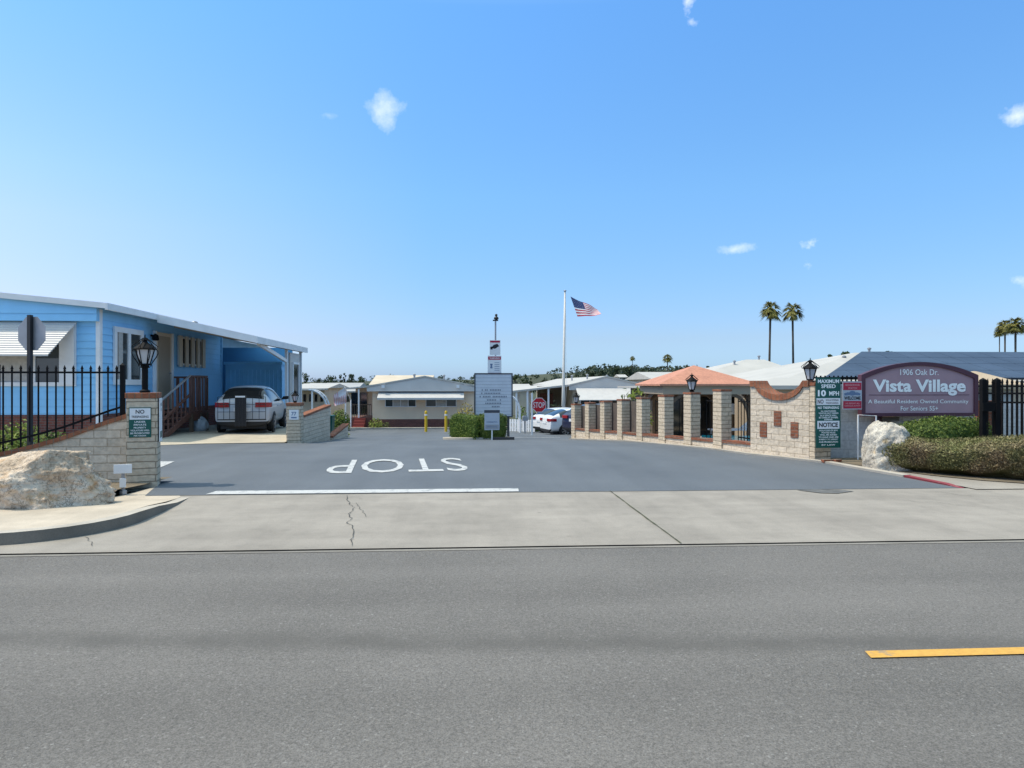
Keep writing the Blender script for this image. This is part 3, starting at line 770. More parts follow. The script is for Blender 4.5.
f = window(bh, (x0, HY), (1, 0), x1 - x0, 1.55, 2.98, 3, .09, curtain=[(.05, .3), (.36, .62)])
mb = MB(); mb.box(S(66, 15.85)[0], x1 - .02, HY - .075, HY - .055, 1.58, 2.96); mb.build('window_panel', M['white_trim'], bh, **W_)
# slatted aluminium awning
aw = MB(); n = 15
xa0 = S(-60, 15.6)[0]; xa1 = S(79, 15.7)[0]
for i in range(n):
    t0, t1 = i / n, (i + 1) / n
    ya, yb = HY - .06 - .62 * t0, HY - .06 - .62 * t1; za, zb = 3.0 - .78 * t0, 3.0 - .78 * t1 + .014
    aw.prism([(xa0, ya, za), (xa0, yb, zb), (xa0, yb, zb + .012), (xa0, ya, za + .012)], (xa1 - .019 * i - xa0, 0, 0))
    aw.box(xa0, xa1 - .019 * i, yb - .005, yb + .003, zb - .028, zb + .012)
aw.build('awning', M['awning'], bh, **W_)
window(bh, (HX, 16.85), (0, 1), 1.45, 1.58, 2.97, 2, .13, nout=(1, 0), curtain=[(.08, .3)])
mb = MB(); mb.box(HX, HX + .03, 16.9, 17.05, 1.6, 2.95); mb.build('shutter', M['wood_brown'], bh, **W_)
# door at the landing
mb = MB(); mb.box(HX, HX + .05, 18.98, 19.95, .9, 3.0); dr = mb.build('door', M['cream'], bh, **W_)
mb = MB(); mb.box(HX + .05, HX + .07, 19.12, 19.82, .95, 2.9); fix(mb.build('screen_door', M['tan'], None), dr)
mb = MB(); mb.tube([(HX + .07, 19.76, 1.9), (HX + .12, 19.76, 1.9)], .025); fix(mb.build('handle', M['grey_metal'], None), dr)
mb = MB(); mb.box(HX, HX + .08, 18.9, 18.98, .9, 3.02); mb.box(HX, HX + .08, 19.95, 20.03, .9, 3.02); mb.build('door_frame', M['white_trim'], bh, **W_)
mb = MB(); mb.lathe([(.06, 0), (.09, .03), (.07, .14), (.02, .18)], 10, (HX + .12, 18.8, 2.75)); mb.box(HX, HX + .12, 18.77, 18.83, 2.86, 2.9); mb.build('porch_light', M['iron'], bh, **W_)
w = window(bh, (HX, 20.45), (0, 1), 1.75, 2.15, 2.98, 3, .05, nout=(1, 0), glass='glass_dark')
mb = MB()
for k in range(5):
    yk = 20.4 + k * .43; mb.box(HX + .055, HX + .10, yk, yk + .2, 2.1, 3.0)
mb.build('shutter_slats', M['cream'], bh, **W_)
# carport
mb = MB()
EY0, EY1, EX = 18.5, 24.1, -5.60
rq = [(HX + .32, EY0, 3.33), (EX, EY0, 2.80), (EX, EY1, 2.80), (HX + .32, EY1, 3.33)]
mb.prism([(a, b, c_ - .06) for a, b, c_ in rq], (0, 0, .06))
mb.build('carport_roof', M['white_roof'], bh, **W_)
mb = MB(); mb.prism([(HX + .31, EY0 - .03, 3.20), (EX, EY0 - .03, 2.68), (EX, EY0 - .03, 2.86), (HX + .31, EY0 - .03, 3.40)], (0, .03, 0)); mb.box(EX, EX + .04, EY0 - .03, EY1, 2.67, 2.84)
mb.build('carport_fascia', M['white_trim'], bh, **W_)
for yy in (21.95, 23.75):
    mb = MB(); mb.box(-5.76, -5.68, yy - .04, yy + .04, gz(-5.7, yy), 2.73); mb.build('carport_post', M['white_metal'], bh, **W_)
mb = MB(); mb.bar((-5.72, 21.9, 2.32), (-5.70, 19.0, 2.70), .07, .1); mb.build('brace', M['white_metal'], bh, **W_)
for k in range(3):
    mb = MB(); mb.prism([(HX + .3, 19.5 + 2.0 * k, 3.15), (EX, 19.5 + 2.0 * k, 2.65), (EX, 19.5 + 2.0 * k, 2.735), (HX + .3, 19.5 + 2.0 * k, 3.262)], (0, .07, 0)); mb.build('rafter', M['tan'], bh, **W_)
mb = MB(); mb.box(-5.75, -5.69, 22.3, 23.5, .5, 2.6); mb.build('wind_screen', M['gable_grey'], bh, **W_)
window(bh, (-5.69, 22.5), (0, 1), .8, 1.2, 2.3, 1, .06, nout=(1, 0), glass='glass_dark')
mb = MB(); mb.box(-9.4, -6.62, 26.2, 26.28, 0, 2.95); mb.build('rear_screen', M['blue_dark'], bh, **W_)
for yy in (24.0,):
    mb = MB(); mb.box(HX - .02, HX + .03, yy - .06, yy, .9, 3.2); mb.build('downpipe', M['blue'], bh, **W_)
# roof turbine vents
for (vx, vy) in ((-9.0, 23.2),):
    mb = MB(); mb.lathe([(.04, 0), (.04, .10), (.10, .12), (.10, .15), (.05, .18), (.0, .19)], 12, (vx, vy, rz(vx) + .04)); mb.build('vent', M['grey_metal'], bh, smooth=True, **W_)
# shed
sh = thing('storage_shed', 'bright blue vertical-board storage shed behind the silver car', 'shed', (-9.2, 30.8, gz(-9, 30)))
SZ0 = gz(-9, 30) - .1
mb = MB(); mb.box(-10.35, -8.02, 29.95, 31.8, SZ0, 2.42)
for k in range(14):
    xx = -10.33 + k * .178; mb.box(xx, xx + .035, 29.93, 29.95, SZ0, 2.2)
mb.build('wall', M['blue_shed'], sh, **W_)
mb = MB(); lap(mb, (-8.02, 29.95), (-8.02, 31.8), SZ0, 2.4, .2); mb.build('side_siding', M['blue'], sh, **W_)
mb = MB(); mb.box(-10.38, -7.95, 29.84, 31.9, 2.421, 2.54); mb.build('roof', M['blue_shed'], sh, **W_)
# stairs with railings
sr = thing('entry_stairs', 'redwood stained entry stairs and landing with slatted railing by the blue house', 'stairs', (-7.95, 18.4, gz(-8, 18)))
mb = MB()
g0 = gz(-8, 17) + .05; LZ = .86; ns = 5
for k in range(ns):
    ya = 16.85 + k * .42; z = g0 + (LZ - g0) * (k + 1) / (ns + 1)
    mb.box(-8.38, -7.5, ya, ya + .44, z - .045, z)
mb.build('treads', M['wood_red'], sr, **W_)
mb = MB(); mb.box(-8.38, -7.45, 18.96, 20.1, LZ - .05, LZ); mb.box(-7.47, -7.43, 18.96, 20.1, LZ - .25, LZ - .05); mb.build('landing', M['wood_red'], sr, **W_)
for xx in (-7.46, -8.36):
    mb = MB(); mb.bar((xx, 16.8, g0 + .08), (xx, 18.98, LZ - .05), .045, .13); mb.build('stringer', M['wood_red'], sr, **W_)
mb = MB()
ra, rb = (-7.46, 16.8, g0 + 1.0), (-7.46, 18.9, LZ + .95)
for k in range(9):
    t = k / 8; yb = ra[1] + (rb[1] - ra[1]) * t; zt = ra[2] + (rb[2] - ra[2]) * t
    mb.box(-7.475, -7.445, yb - .02, yb + .02, zt - .95, zt)
mb.bar((-7.46, ra[1], ra[2] - .5), (-7.46, rb[1], rb[2] - .5), .05, .05)
for k in range(6):
    yb = 19.0 + .2 * k; mb.box(-7.475, -7.445, yb - .045, yb + .045, LZ, LZ + .92)
mb.bar((-7.46, 18.95, LZ + .95), (-7.46, 20.1, LZ + .95), .06, .05); mb.bar((-7.46, 20.1, LZ + .93), (-8.36, 20.1, LZ + .93), .05, .05)
for k in range(5): mb.box(-8.3 + k * .2, -8.22 + k * .2, 20.08, 20.11, LZ, LZ + .92)
mb.build('railing', M['wood_red'], sr, **W_)
mb = MB(); mb.bar((-7.46, ra[1] - .1, ra[2] - .02 ), (-7.46, rb[1] + .05, rb[2] + .02), .05, .03); mb.build('handrail', M['grey_metal'], sr, **W_)
for yy in (19.0, 19.6, 20.05):
    mb = MB(); mb.box(-7.5, -7.41, yy - .045, yy + .045, 0, LZ - .052); mb.build('leg', M['wood_brown'], sr, **W_)
# the house and its stairs were laid out at 1:1.237; enlarge them and set the front corner on its lot
KH = 1.237
MH = Matrix.Translation((-10.415, 20.1, -.379)) @ Matrix.Scale(KH, 4) @ Matrix.Translation((-HX, -HY, 0))
def place_big(root):
    old = parent_matrix(root); new = Matrix.Translation(MH @ root.location)
    def rec(o):
        o.data.transform(new.inverted() @ MH @ old)
        for c_ in o.children: rec(c_)
    for c_ in root.children: rec(c_)
    root.location = MH @ root.location
place_big(bh); place_big(sr)
# bag below the stairs
def lump(name, label, cat, loc, sx, sy, sz, mat, seed):
    bm = bmesh.new(); bmesh.ops.create_icosphere(bm, subdivisions=4, radius=1)
    for v in bm.verts:
        v.co *= 1 + .25 * mnoise.fractal(v.co * 1.6 + Vector((seed, 0, 0)), 1, 2, 4); v.co = Vector((v.co.x * sx, v.co.y * sy, max(v.co.z * sz, -sz * .7)))
    me = bpy.data.meshes.new(name); bm.to_mesh(me); bm.free(); me.materials.append(mat); me.polygons.foreach_set('use_smooth', [True] * len(me.polygons))
    o = bpy.data.objects.new(name, me); col.objects.link(o); o.location = (loc[0], loc[1], loc[2] + sz * .7); return tag(o, label, cat)
x, y = S(200, 23.6); lump('plastic_bag', 'pale plastic bag on the ground between stairs and silver car', 'bag', (x, y, gz(x, y) + .06), .25, .25, .3, M['bag'], 4)

# ------------------------------------------------------------------ cars
def car(name, label, loc, rot, paintm, L=4.35, W=1.78, H=1.48, style='hatch', group=None, rack=False):
    """local frame: rear bumper at y=0, nose at y=L, z up"""
    w = W / 2
    # stations: y, roof/top z, belt z, half width at belt, half width of the roof, cabin?
    if style == 'hatch':
        ST = [(0.00, .62, .60, .86, .80), (0.03, .80, .74, .94, .84), (.07, .98, .92, .97, .80), (.16, 1.05, .97, .98, .76), (.40, 1.27, .97, .99, .68), (.66, 1.42, .965, 1., .66), (1.2, 1.47, .96, 1., .66), (1.9, 1.48, .95, 1., .66), (2.35, 1.43, .93, 1., .655), (2.75, 1.24, .92, 1., .70), (3.12, 1.02, .91, .99, .78), (3.4, .96, .88, .98, .80), (3.95, .86, .80, .95, .78), (4.22, .74, .70, .88, .70), (4.35, .58, .56, .76, .62)]
        roof0, roof1 = 5, 8
    else:   # sloping fastback / crossover
        ST = [(0.00, .66, .64, .84, .78), (0.03, .86, .80, .93, .84), (.06, 1.03, .98, .96, .84), (.22, 1.10, 1.02, .98, .78), (.55, 1.26, 1.03, .99, .70), (1.0, 1.42, 1.02, 1., .66), (1.5, 1.48, 1.0, 1., .66), (2.1, 1.50, .99, 1., .66), (2.6, 1.45, .98, 1., .66), (3.05, 1.26, .97, 1., .70), (3.45, 1.06, .96, .99, .78), (3.75, 1.0, .92, .98, .80), (4.2, .9, .84, .95, .78), (4.45, .78, .74, .88, .70), (4.6, .6, .58, .76, .62)]
        roof0, roof1 = 5, 8
    k = H / max(s[1] for s in ST); ky = L / ST[-1][0]
    V = []; NP = 8
    for (y, zt, zb, wb, wr) in ST:
        y *= ky; zt *= k; zb *= k
        lo = .19 if 0 < y < L else .25
        up = zt - zb
        half = [(wb * w * .90, lo), (wb * w * .99, lo + (zb - lo) * .32), (wb * w * 1.0, lo + (zb - lo) * .66), (wb * w * .975, zb),
                (wb * w * .975 * .55 + wr * w * .45, zb + up * .52) if up > .15 else (wb * w * .93, zb + up * .6),
                (wr * w * 1.03, zt - .035), (wr * w * .6, zt), (0, zt + .012)]
        V.append([(x, y, z) for x, z in half] + [(-x, y, z) for x, z in half[-2::-1]])
    vs = [p for r_ in V for p in r_]; n = len(V[0]); fs = []; mi = []
    for i in range(len(V) - 1):
        for j in range(n - 1):
            fs.append((i * n + j, i * n + j + 1, (i + 1) * n + j + 1, (i + 1) * n + j))
            jj = min(j, n - 2 - j)      # mirrored strip index 0..6
            m = 0
            if jj in (3, 4) and 4 <= i <= roof1 + 1: m = 1           # side glass
            if jj in (5, 6) and i in (3, 4): m = 2                    # rear glass
            if jj in (5, 6) and i in (roof1, roof1 + 1): m = 3        # windscreen
            
            if jj == 0 and i in (0, 1): m = 4
            mi.append(m)
    h = (n - 1) // 2
    for i, rev in ((0, False), (len(V) - 1, True)):
        for j in range(h):
            q = (i * n + j, i * n + j + 1, i * n + n - 2 - j, i * n + n - 1 - j) if j < h - 0 else None
            if j == h - 1: q = (i * n + j, i * n + j + 1, i * n + n - 1 - j)
            fs.append(q); mi.append(4 if (j == 0) else 0)
    for i in range(len(V) - 1):
        fs.append((i * n, (i + 1) * n, (i + 1) * n + n - 1, i * n + n - 1)); mi.append(4)
    tmp = bpy.data.meshes.new('t'); tmp.from_pydata(vs, [], fs); tmp.polygons.foreach_set('material_index', mi)
    for _ in range(5): tmp.materials.append(None)
    bm = bmesh.new(); bm.from_mesh(tmp); bmesh.ops.recalc_face_normals(bm, faces=bm.faces); bm.to_mesh(tmp); bm.free()
    to = bpy.data.objects.new('t', tmp); col.objects.link(to)
    sub = to.modifiers.new('s', 'SUBSURF'); sub.levels = 2; sub.render_levels = 2
    dg = bpy.context.evaluated_depsgraph_get(); dg.update()
    me = bpy.data.meshes.new_from_object(to.evaluated_get(dg)); bpy.data.objects.remove(to)
    root = thing(name, label, 'car', loc, rot, group)
    vv = [v.co.copy() for v in me.vertices]; nn = [v.normal.copy() for v in me.vertices]
    for idx, (pn, mt, off) in enumerate([('body', paintm, 0), ('side_window', M['glass_dark'], .004), ('rear_window', M['glass_dark'], .004), ('windscreen', M['glass_dark'], .004), ('lower_trim', M['car_black'], .002)]):
        mb = MB(); used = {}
        for p in me.polygons:
            if p.material_index != idx: continue
            f = []
            for v in p.vertices:
                if v not in used: used[v] = len(mb.v); mb.v.append(tuple(vv[v] + nn[v] * off))
                f.append(used[v])
            mb.f.append(tuple(f)); mb.mi.append(0)
        if pn == 'side_window':
            for sgn in (1, -1):     # one mesh per side
                m2 = MB(); mp = {}
                for f in mb.f:
                    if sum(mb.v[v][0] for v in f) * sgn > 0:
                        g = []
                        for v in f:
                            if v not in mp: mp[v] = len(m2.v); m2.v.append(mb.v[v])
                            g.append(mp[v])
                        m2.f.append(tuple(g)); m2.mi.append(0)
                m2.build(pn, mt, root, smooth=True, recalc=False)
        else:
            mb.build(pn, mt, root, smooth=True, recalc=False)
    bpy.data.meshes.remove(me); bpy.data.meshes.remove(tmp)
    for sgn in (1, -1):
        tl = MB(); P_ = [(.46, -.022), (.80, -.016), (.955, .05), (1.0, .18), (1.005, .36), (.95, .36), (.85, .12), (.46, .06)]
        tl.prism([(sgn * w * a, b, .80 * k) for a, b in P_], (0, 0, .15 * k)); tl.build('tail_light', M['tail'], root, bevel=.012)
    ub = MB(); ub.box(-w * .8, w * .8, L * .05, L * .95, .13, .30); ub.build('underbody', M['car_black'], root)
    # wheels
    for yw in (L * .185, L * .80):
        for sgn in (1, -1):
            ac = MB(); L2 = [(.355 * math.cos(a), .355 * math.sin(a)) for a in [PI * 2 * q / 24 for q in range(24)]]
            ac.prism([(sgn * (w * .93), yw + a, .33 + b) for a, b in L2], (sgn * (w * .075 + .004), 0, 0)); ac.build('wheel_arch', M['car_black'], root)
            tm = MB(); prof = [(.20, 0), (.30, 0), (.325, .02), (.33, .06), (.33, .15), (.325, .19), (.30, .21), (.20, .21)]
            tm.lathe(prof, 28, (0, 0, 0))
            tm.v = [(sgn * (w * 1.0 - .195 + z), yw + x, .33 + y) for x, y, z in tm.v]
            wh = tm.build('wheel', M['tyre'], root, smooth=False)
            rm = MB(); rm.lathe([(.03, .03), (.06, .035), (.07, .03)], 14)
            for q in range(7):
                a = 2 * PI * q / 7
                rm.bar((.05 * math.cos(a), .05 * math.sin(a), .025), (.21 * math.cos(a), .21 * math.sin(a), .012), .05, .02)
            rm.lathe([(.19, 0), (.215, .02), (.215, .0), (.19, -.02)], 24)
            rm.v = [(sgn * (w * 1.0 + .005 + z), yw + x, .33 + y) for x, y, z in rm.v]
            rm.build('rim', M['rim'], wh)
    for sgn in (1, -1):
        mm = MB(); mm.prism([(sgn * (w * .93), L * .645, .98 * k), (sgn * (w + .20), L * .635, 1.0 * k), (sgn * (w + .21), L * .635, 1.11 * k), (sgn * (w + .02), L * .64, 1.10 * k)], (0, .09, 0))
        mm.build('mirror', M['car_black'] if rack else paintm, root, bevel=.015)
        for q in (.36, .52):
            hh = MB(); hh.box(sgn * w - .012, sgn * w + .016, L * q, L * q + .16, .80 * k, .83 * k); hh.build('door_handle', paintm, root)
    pl = MB(); pl.box(-.26, .26, -.022, -.004, .66 * k, .79 * k); pl.build('number_plate', M['sign_white'], root)
    if style != 'hatch' or rack:
        sp = MB(); z = .995 * k
    if rack:
        r = MB(); y0 = -.20
        def bx(x0, x1, z0, z1): r.box(x0, x1, y0 - .012, y0 + .012, z0, z1)
        for x0, x1 in ((-.70, -.16), (.16, .76)):
            for kx in range(4):
                xx = x0 + (x1 - x0) * kx / 3; bx(xx - .007, xx + .007, .46, 1.18)
            for kz in range(4):
                zq = .46 + .72 * kz / 3; r.box(x0, x1, y0 - .010, y0 + .010, zq - .008 , zq + .008)
            r.box(x0 - .02, x1 + .02, y0 - .02, y0 + .02, .43, .46)
        r.box(-.15, .15, y0 - .03, y0 - .024, .25, 1.15)
        for xx in (-.155, -.05, .05, .155): r.box(xx - .016, xx + .016, y0 - .05, y0 - .014, .22, 1.16)
        for kz in range(12): r.box(-.16, .16, y0 - .045, y0 - .02, .26 + kz * .07, .30 + kz * .07)
        r.box(-.17, .17, y0 - .06, y0 + .01, 1.16, 1.22)
        r.box(-.04, .04, y0 - .02, .15, .26, .34)
        r.build('cargo_rack', M['car_black'], root)
        r = MB(); r.box(-.16, .14, y0 - .068, y0 - .0605, 1.165, 1.215); r.build('rack_label', M['sign_white'], root)
    return root
x, y = -7.38, 22.9
car('parked_car', 'silver hatchback with folded black cargo rack parked under the carport', (x, y, gz(x, y) * .3 + .045), R(7), M['car_silver'], L=4.3, W=1.76, H=1.55, rack=True)
x, y = S(553, 38.5)
car('parked_car', 'white sloping-roofed car parked across the lane behind the flagpole wall', (S(544.5, 37.0)[0], S(544.5, 37.0)[1], gz(0, 38) + .012), R(-77), M['car_white'], L=4.6, W=1.84, H=1.5, style='cross')
x, y = S(539, 40.5)
car('parked_car', 'second white car mostly hidden behind the nearer white one', (x, y, gz(x, y) + .012), R(-62), M['car_white'], L=4.5, W=1.8, H=1.48)
x, y = S(577, 33.0)
car('parked_car', 'dark navy car half hidden behind the far lamp pier of the pool wall', (S(573, 33.4)[0], S(573, 33.4)[1], gz(x, y) + .012), R(-55), M['car_navy'], L=4.3, W=1.76, H=1.5)

# ------------------------------------------------------------------ second gate pier and its wing wall
P2 = (-5.28, 21.25); g2 = gz(*P2)
pr2 = thing('gate_pier', 'smaller block gate pier with a house number plate beside the carport post', 'pier', (P2[0], P2[1], g2), R(2))
mb = MB(); mb.box(-.21, .21, -.21, .21, -.1, 1.14); mb.build('pier_body', M['pillar_block'], pr2, bevel=.012)
mb = MB(); cap(mb, -.21, .21, -.21, .21, 1.14); mb.build('pier_cap', M['cap_brick'], pr2, bevel=.01)
lp = thing('coach_lamp', 'small black coach lamp on the pier beside the carport', 'lamp', (P2[0], P2[1], g2 + 1.225), 0); lantern(lp, 0, .75, 0, False)
s = sign('number_sign', 'white number plate with dark figures on the carport pier', (P2[0] + .02, P2[1] - .212, g2 + .72), R(2), .28, .30, M['sign_white'])
mb = MB(); text(mb, '77', 0, .18, .15, .11, -.016, .02); mb.build('dark_lettering', M['emblem'], s)
mb = MB(); mb.box(-.08, .08, -.0155, -.0125, .045, .085); mb.build('underline', M['emblem'], s)
ww = thing('wing_wall', 'shaded block wall with rising brick coping running back from the carport pier', 'wall', (-5.2, 21.48, gz(-5.2, 23)), 0)
def wgt(t): return .60 + .24 * t
mb = MB(); mb.prism([(-5.28, 21.47, gz(-5.2, 21.4) - .2), (-5.28, 25.5, gz(-5.2, 25.5) - .2), (-5.28, 25.5, .78), (-5.28, 21.47, .58)], (.2, 0, 0)); mb.build('wall', M['block'], ww, **W_)
mb = MB(); mb.prism([(-5.31, 21.48, .58), (-5.31, 25.53, .781), (-5.31, 25.53, .85), (-5.31, 21.48, .65)], (.26, 0, 0)); mb.build('coping', M['cap_brick'], ww, **W_)
w2 = thing('wing_wall', 'low stub of block wall with tilted brick coping beyond the shaded wing wall', 'wall', (-5.1, 27, gz(-5.1, 27)), 0)
ya, yb = 25.7, 29.0
mb = MB(); mb.prism([(-5.24, ya, gz(-5, ya) - .2), (-5.24, yb, gz(-5, yb) - .2), (-5.24, yb, -.10), (-5.24, ya, -.38)], (.2, 0, 0)); mb.build('wall', M['block'], w2, **W_)
mb = MB(); mb.prism([(-5.27, ya, -.38), (-5.27, yb, -.10), (-5.27, yb, -.03), (-5.27, ya, -.31)], (.26, 0, 0)); mb.build('coping', M['cap_brick'], w2, **W_)

# ------------------------------------------------------------------ right: pool wall with piers
WA = (6.52, 15.28); WB = (4.13, 26.6)
def wcop(t): return .21 - .385 * t / WLn
def wtp(t): return 1.475 - .64 * max(0, t - stp) / (WLn - stp)
wd = Vector((WB[0] - WA[0], WB[1] - WA[1])); WLn = wd.length; wd.normalize(); wrot = math.atan2(wd.y, wd.x)
pw = thing('pool_wall', 'low block wall with a row of narrow block piers beside the drive', 'wall', (WA[0], WA[1], 0), wrot)
nb = 8; stp = WLn / nb
def wp(t, off=0): return (WA[0] + wd.x * t - wd.y * off, WA[1] + wd.y * t + wd.x * off)
mb = MB(); cp_ = MB(); n = 16
for i in range(n):
    a, b = WLn * i / n, WLn * (i + 1) / n
    ga, gb = gz(*wp(a)), gz(*wp(b))
    mb.add([(a, -.10, ga - .2), (b, -.10, gb - .2), (b, -.10, wcop(b)), (a, -.10, wcop(a)), (a, .10, ga - .2), (b, .10, gb - .2), (b, .10, wcop(b)), (a, .10, wcop(a))],
           [(0, 1, 2, 3), (4, 7, 6, 5), (3, 2, 6, 7)])
    ga, gb = wcop(a) + .002, wcop(b) + .002
    cp_.add([(a, -.13, ga), (b, -.13, gb), (b, .13, gb), (a, .13, ga), (a, -.13, ga + .065), (b, -.13, gb + .065), (b, .13, gb + .065), (a, .13, ga + .065)],
            [(0, 3, 2, 1), (4, 5, 6, 7), (0, 1, 5, 4), (2, 3, 7, 6)])
mb.build('low_wall', M['block'], pw, recalc=False); cp_.build('coping', M['red_brick'], pw, recalc=False)
for i in range(1, nb + 1):
    t = stp * i; g = gz(*wp(t))
    mb = MB(); g = wtp(t) - 1.455; mb.box(t - .19, t + .19, -.145, .145, g - .6, g + 1.40); p = mb.build('pier', M['pillar_block'], pw, bevel=.012)
    mb = MB(); mb.box(t - .20, t + .20, -.155, .155, g + 1.40, g + 1.45); o = mb.build('pier_cap', M['cap_brick'], None); o.parent = p
    if i in (2, 8):
        q = wp(t); l_ = thing('coach_lamp', ['', '', 'black coach lamp on a pier in front of the terracotta pavilion roof', '', '', '', '', '', 'small black coach lamp on the farthest pier of the pool wall'][i], 'lamp', (q[0], q[1], g + 1.455), 0)
        lantern(l_, 0, 1.0 if i == 2 else .9, 0, False)
for i in range(4, nb):      # brown privacy mesh behind the far bays
    t0, t1 = stp * i + .01, stp * (i + 1) - .01; g = wtp((t0 + t1) / 2) - 1.455
    mb = MB(); mb.box(t0, t1, -.185, -.165, g + .1, g + 1.34); mb.build('privacy_screen', M['screen'], pw)
for i in range(0, 4):
    t0, t1 = stp * i + (.2 if i else .5), stp * (i + 1) - .2
    mb = MB(); g = gz(*wp(t0))
    for k in range(7):
        tt = t0 + (t1 - t0) * k / 6; mb.box(tt - .008, tt + .008, -.33, -.314, g + .15, g + 1.25)
    mb.box(t0, t1, -.335, -.31, g + 1.18, g + 1.21); mb.box(t0, t1, -.335, -.31, g + .30, g + .33)
    mb.build('railing', M['iron'], pw)
# solid scooped end wall
EA = (7.20, 14.02); EB = (6.52, 15.38)
ed = Vector((EA[0] - EB[0], EA[1] - EB[1])); EL = ed.length; ed.normalize(); erot = math.atan2(ed.y, ed.x)
ew = thing('entrance_wall', 'scooped block wall with three brick insets beside the green notice board', 'wall', (EB[0], EB[1], 0), erot)
def scoop(u):
    t = (u / EL - .5) / .40
    return 1.60 - (.30 * math.sqrt(max(0, 1 - t * t)) ** 1.3 if abs(t) < 1 else 0)
mb = MB(); n = 28
for i in range(n):
    a, b = EL * i / n, EL * (i + 1) / n
    za, zb = scoop(a), scoop(b)
    mb.add([(a, -.18, -.2), (b, -.18, -.2), (b, -.18, zb), (a, -.18, za), (a, .18, -.2), (b, .18, -.2), (b, .18, zb), (a, .18, za)], [(0, 1, 2, 3), (4, 7, 6, 5), (3, 2, 6, 7)] + ([(0, 3, 7, 4)] if i == 0 else []) + ([(1, 5, 6, 2)] if i == n - 1 else []))
mb.build('wall', M['block'], ew, recalc=False)
mb = MB()
vs = []
us = [EL * i / 56 for i in range(57)]
for u in us:
    z = scoop(u); vs += [(u, -.215, z - .055), (u, .215, z - .055), (u, .215, z + .075), (u, -.215, z + .075)]
fs = []
for i in range(56):
    for k in range(4): fs.append((4 * i + k, 4 * i + (k + 1) % 4, 4 * i + 4 + (k + 1) % 4, 4 * i + 4 + k))
mb.add(vs, fs + [(0, 1, 2, 3), (224, 225, 226, 227)]); mb.build('coping', M['cap_brick'], ew)
for (u, z) in ((.36, .42), (.74, .68), (1.17, .46)):
    mb = MB(); mb.box(u - .095, u + .095, -.195, -.17, z, z + .33); mb.build('brick_inset', M['red_brick'], ew, bevel=.004)
ep = thing('entrance_pier', 'block pier with brick cap behind the green notice board', 'pier', (7.21, 13.99, 0), R(14))
mb = MB(); mb.box(-.17, .24, -.16, .24, -.2, 1.56); mb.build('pier_body', M['pillar_block'], ep, bevel=.012)
mb = MB(); cap(mb, -.17, .24, -.16, .24, 1.56, .012, .07); mb.build('pier_cap', M['cap_brick'], ep, bevel=.01)
l_ = thing('coach_lamp', 'black scrolled coach lamp above the green notice board', 'lamp', (7.12, 14.05, 1.632), 0); lantern(l_, 0, 1.0, 0, False)
# green notice board
gx, gy = S(828, 13.95)
gb = sign('notice_board', 'tall green notice board with speed limit and NOTICE panel', (gx, gy, .31), R(6), .545, 1.42, M['green_sign'], 'sign')
mb = MB(); mb.box(-.262, .262, -.0145, -.012, .865, 1.005); mb.build('white_panel', M['sign_white'], gb)
mb = MB(); mb.box(-.245, .245, -.0145, -.012, .385, .545); mb.build('white_panel', M['sign_white'], gb)
lines_on(gb, 'red_lettering', 'plum_dark', [('NO', -.175, .935, .13, .085, .02), ('SOLICITING', .08, .965, .28, .033, .01), ('TRESPASSING', .08, .905, .28, .033, .01)], -.017)
lines_on(gb, 'dark_lettering', 'sign_black', [('NOTICE', 0, .465, .42, .095, .035)], -.017)
lines_on(gb, 'pale_lettering', 'letter', [('MAXIMUM', 0, 1.345, .47, .075, .025), ('SPEED', 0, 1.245, .32, .075, .025), ('10', -.145, 1.105, .18, .13, .045), ('MPH', .125, 1.1, .22, .09, .025),
                     ('NO TRESPASSING', 0, .812, .47, .05, .025), ('ALL UNAUTHORIZED', 0, .742, .34, .03, .015), ('VEHICLES NOT PARKED', 0, .700, .44, .03, .015), ('IN A SPACE WILL', 0, .655, .36, .032, .015), ('BE TOWED AT OWNERS', 0, .612, .42, .032, .015), ('EXPENSE', 0, .572, .18, .03, .015),
                     ('VIOLATORS OF ANY', 0, .352, .42, .03, .015), ('POSTED RULE', 0, .308, .30, .03, .015), ('WILL BE ASKED', 0, .264, .38, .03, .015), ('TO LEAVE AND ARE', 0, .216, .44, .032, .015), ('SUBJECT TO ARREST', 0, .168, .42, .03, .015), ('AND PROSECUTION', 0, .120, .42, .032, .015), ('BY LAW', 0, .06, .3, .03, .015)])
# red / grey sign with an emblem
nx, ny = S(852, 14.25)
ns_ = sign('watch_sign', 'red and grey sign with round emblem between notice board and village sign', (nx, ny, 1.075), R(3), .42, .575, M['sign_grey'])
for zp in (.40, .02):
    mb = MB(); mb.box(-.20, .20, -.0145, -.012, zp, zp + .155); mb.build('red_panel', M['sign_red'], ns_)
mb = MB(); mb.prism([(.075 * math.cos(a), -.012, .335 + .05 * math.sin(a)) for a in [2 * PI * i / 20 for i in range(20)]], (0, -.003, 0)); mb.prism([(-.18, -.012, .33), (-.09, -.012, .36), (-.05, -.012, .30), (-.17, -.012, .29)], (0, -.003, 0)); mb.prism([(.18, -.012, .33), (.09, -.012, .36), (.05, -.012, .30), (.17, -.012, .29)], (0, -.003, 0)); mb.build('emblem', M['emblem'], ns_)
mb = MB()
text(mb, 'WELCOME', 0, .235, .36, .07, -.017, .03); mb.build('dark_lettering', M['sign_black'], ns_)
lines_on(ns_, 'faded_lettering', 'faded_red', [('NEIGHBORHOOD', 0, .505, .32, .04, .01), ('WATCH', 0, .44, .2, .04, .01), ('WE REPORT ALL', 0, .125, .32, .03, .01), ('SUSPICIOUS ACTIVITY', 0, .075, .35, .03, .01)], -.017)
